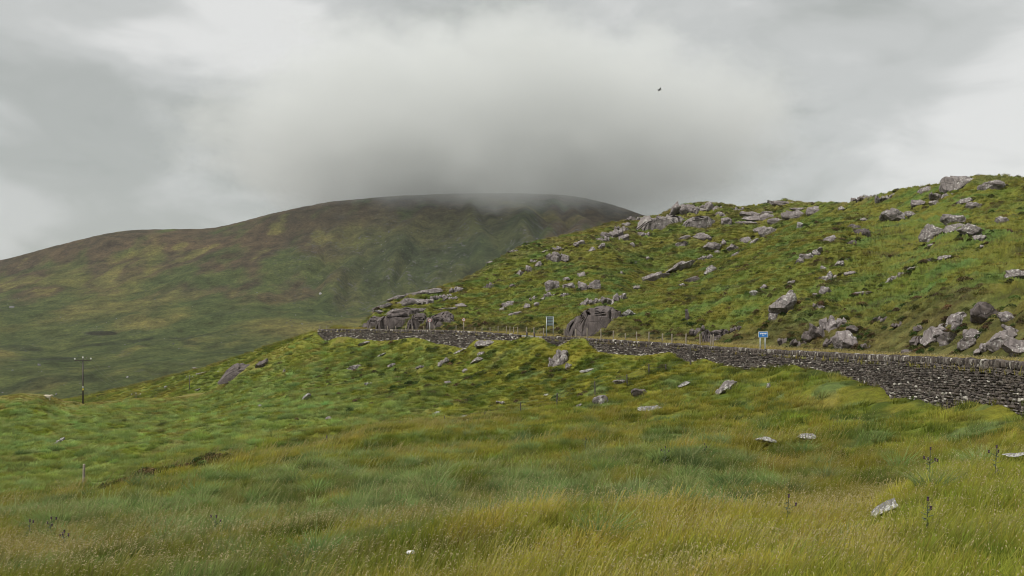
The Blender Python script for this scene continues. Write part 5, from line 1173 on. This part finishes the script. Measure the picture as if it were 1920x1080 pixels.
PA = np.concatenate([P, Pr, P2]); n = len(PA); cpal = np.array([(.075, .052, .028), (.034, .058, .016), (.052, .062, .018), (.090, .062, .030), (.045, .075, .018)])
tc_ = cpal[RS.choice(5, n, p=(.25, .22, .23, .15, .15))]; sc = RS.uniform(.5, 1.15, n); sc[len(P):len(P) + len(Pr)] *= .75
scatter('heather', PA - [0, 0, .06], wind(n, 3), np.stack([sc * 1.1, sc * 1.1, sc * .85], 1), RS.randint(0, 3, n), jit(tc_, .2), BK, 'dark heather and gorse clumps between the rocks', 'heather')
# dry grass along the verges
p = verge.data; co = np.zeros(len(p.vertices) * 3); p.vertices.foreach_get('co', co); co = co.reshape(-1, 3); nR = len(RP)
d_ = np.repeat(np.linspace(.2, 16, 40), NB); m = ((d_ < .9) | ((d_ > 6.4) & (d_ < 10))); co = co[m]; co = np.repeat(co, 2, 0) + RS.uniform(-.3, .3, (m.sum() * 2, 3)) * (1, 1, 0)
VK = [tuft('verge_grass', 50, .4, .22, .022, .4, .4, 41, M_grass, .1)]
scatter('verge_grass', co, wind(len(co)), np.repeat(RS.uniform(.7, 1.2, (len(co), 1)), 3, 1), np.zeros(len(co)), jit(np.tile(mix(G_DRY[None], G_YEL[None], np.array([.35])), (len(co), 1)), .25), VK, 'dry yellow grass along both edges of the road', 'grass')
# loose stones scattered over the mountain face and the valley
def pebble(seed, sub=2):
    V, Fc = block(1, .8, .7, 'b', np.random.RandomState(seed), sub, False); me = bpy.data.meshes.new('stone'); me.from_pydata(V.tolist(), [], Fc.tolist()); me.materials.append(M_scree); return bpy.data.objects.new('stone', me)
m, nn, b_ = newmat('scree'); a_ = N(nn, 'ShaderNodeAttribute', attribute_type='INSTANCER', attribute_name='tint'); L(nn, a_.outputs['Color'], b_.inputs['Base Color']); b_.inputs['Roughness'].default_value = .9; M_scree = m
PK = [pebble(51), pebble(52), pebble(53)]
s_ = SH['mtn']
P, T, S_, U_ = sample('mtn', lambda X, Y, Z, S, U: .0042 * (sst(U, 430, 700) * sst(U, 1250, 1100) * sst(S, 2.6, 3.2) * sst(4.9 - S, .1, .9) * sst(fbm(X / 90, Y / 160, 3, 161), -.25, .35)) + .0012 * sst(3.2 - S, 0, .5) * sst(fbm(X / 70, Y / 60, 3, 171), .05, .4) + .00025 * (S < 3.4), umin=-60, umax=1260)
P3_, T3_, _, _ = sample('spur', lambda X, Y, Z, S, U: .0025 + 0 * X, smax=2, umin=60, umax=640)
n1_, n2_ = len(P), len(P3_); P = np.concatenate([P, P3_]); n = len(P); sc = np.exp(RS.normal(size=n) * .5) * .75; sc[n1_:] *= .35
g = RS.uniform(.07, .24, (n, 1)); scatter('scree', P, RS.uniform(0, 6, (n, 3)) * (.1, .1, 1), np.stack([sc * 1.2, sc, sc], 1), RS.randint(0, 3, n), g * np.array([1, .97, .93]), PK, 'pale stones scattered over the mountain face and valley', 'stones')

# ------------------------------------------------------------------ low cloud resting on the summit
def cloud():
    m = bpy.data.materials.new('cloud_vapour'); m.use_nodes = True; n = m.node_tree; n.nodes.clear(); t = N(n, 'ShaderNodeTexCoord')
    out = N(n, 'ShaderNodeOutputMaterial'); pv = N(n, 'ShaderNodeVolumePrincipled'); L(n, pv.outputs[0], out.inputs['Volume'])
    pv.inputs['Color'].default_value = (.79, .80, .795, 1); pv.inputs['Anisotropy'].default_value = .0
    P = t.outputs['Object']; ln = N(n, 'ShaderNodeVectorMath', operation='LENGTH')
    L(n, mapping(n, P, (1 / 720, 1 / 680, 1 / 240)), ln.inputs[0])
    f = noise(n, mapping(n, P, (1, 1, 1.6)), .0050, 5, .66)
    v = math_(n, 'ADD', math_(n, 'SUBTRACT', 1.0, ln.outputs['Value']), math_(n, 'MULTIPLY', math_(n, 'SUBTRACT', f, .5), 1.25))
    d = math_(n, 'MULTIPLY', math_(n, 'MULTIPLY', v, 2.6, clamp=True), CLOUD_D); L(n, d, pv.inputs['Density'])
    bm = bmesh.new(); bmesh.ops.create_icosphere(bm, subdivisions=4, radius=1, matrix=Matrix.Diagonal((980, 920, 335, 1)))
    for v_ in bm.verts: v_.co.z *= 1 if v_.co.z > 0 else .8
    o = build('cloud', bm, m, None, True); o.location = (-40, 2400, 424); tag(o, 'low grey cloud resting on the mountain summit', 'cloud', kind='stuff'); return o
CLOUD_D = .0068
cloud()

# ------------------------------------------------------------------ moist air: far things fade
HZ = min(SH[k]['Z'].min() for k in ('mtn', 'spur', 'field')) - 1; HT = SH['mtn']['Z'].max() + 3
XM = max(np.abs(SH['mtn']['X']).max(), 100) + 20; YM = SH['mtn']['Y'].max() + 20
m = bpy.data.materials.new('haze_air'); m.use_nodes = True; n = m.node_tree; n.nodes.clear(); pv = N(n, 'ShaderNodeVolumePrincipled'); pv.inputs['Color'].default_value = (.93, .95, .97, 1); pv.inputs['Density'].default_value = .00003
pv.inputs['Anisotropy'].default_value = .2; L(n, pv.outputs[0], N(n, 'ShaderNodeOutputMaterial').inputs['Volume'])
bm = bmesh.new(); prism(bm, -XM, XM, -40, YM, HZ, HT); o = build('haze', bm, m); tag(o, 'thin grey haze in the air over the valley', 'haze', kind='stuff')
print('haze box', XM, YM, HZ, HT)
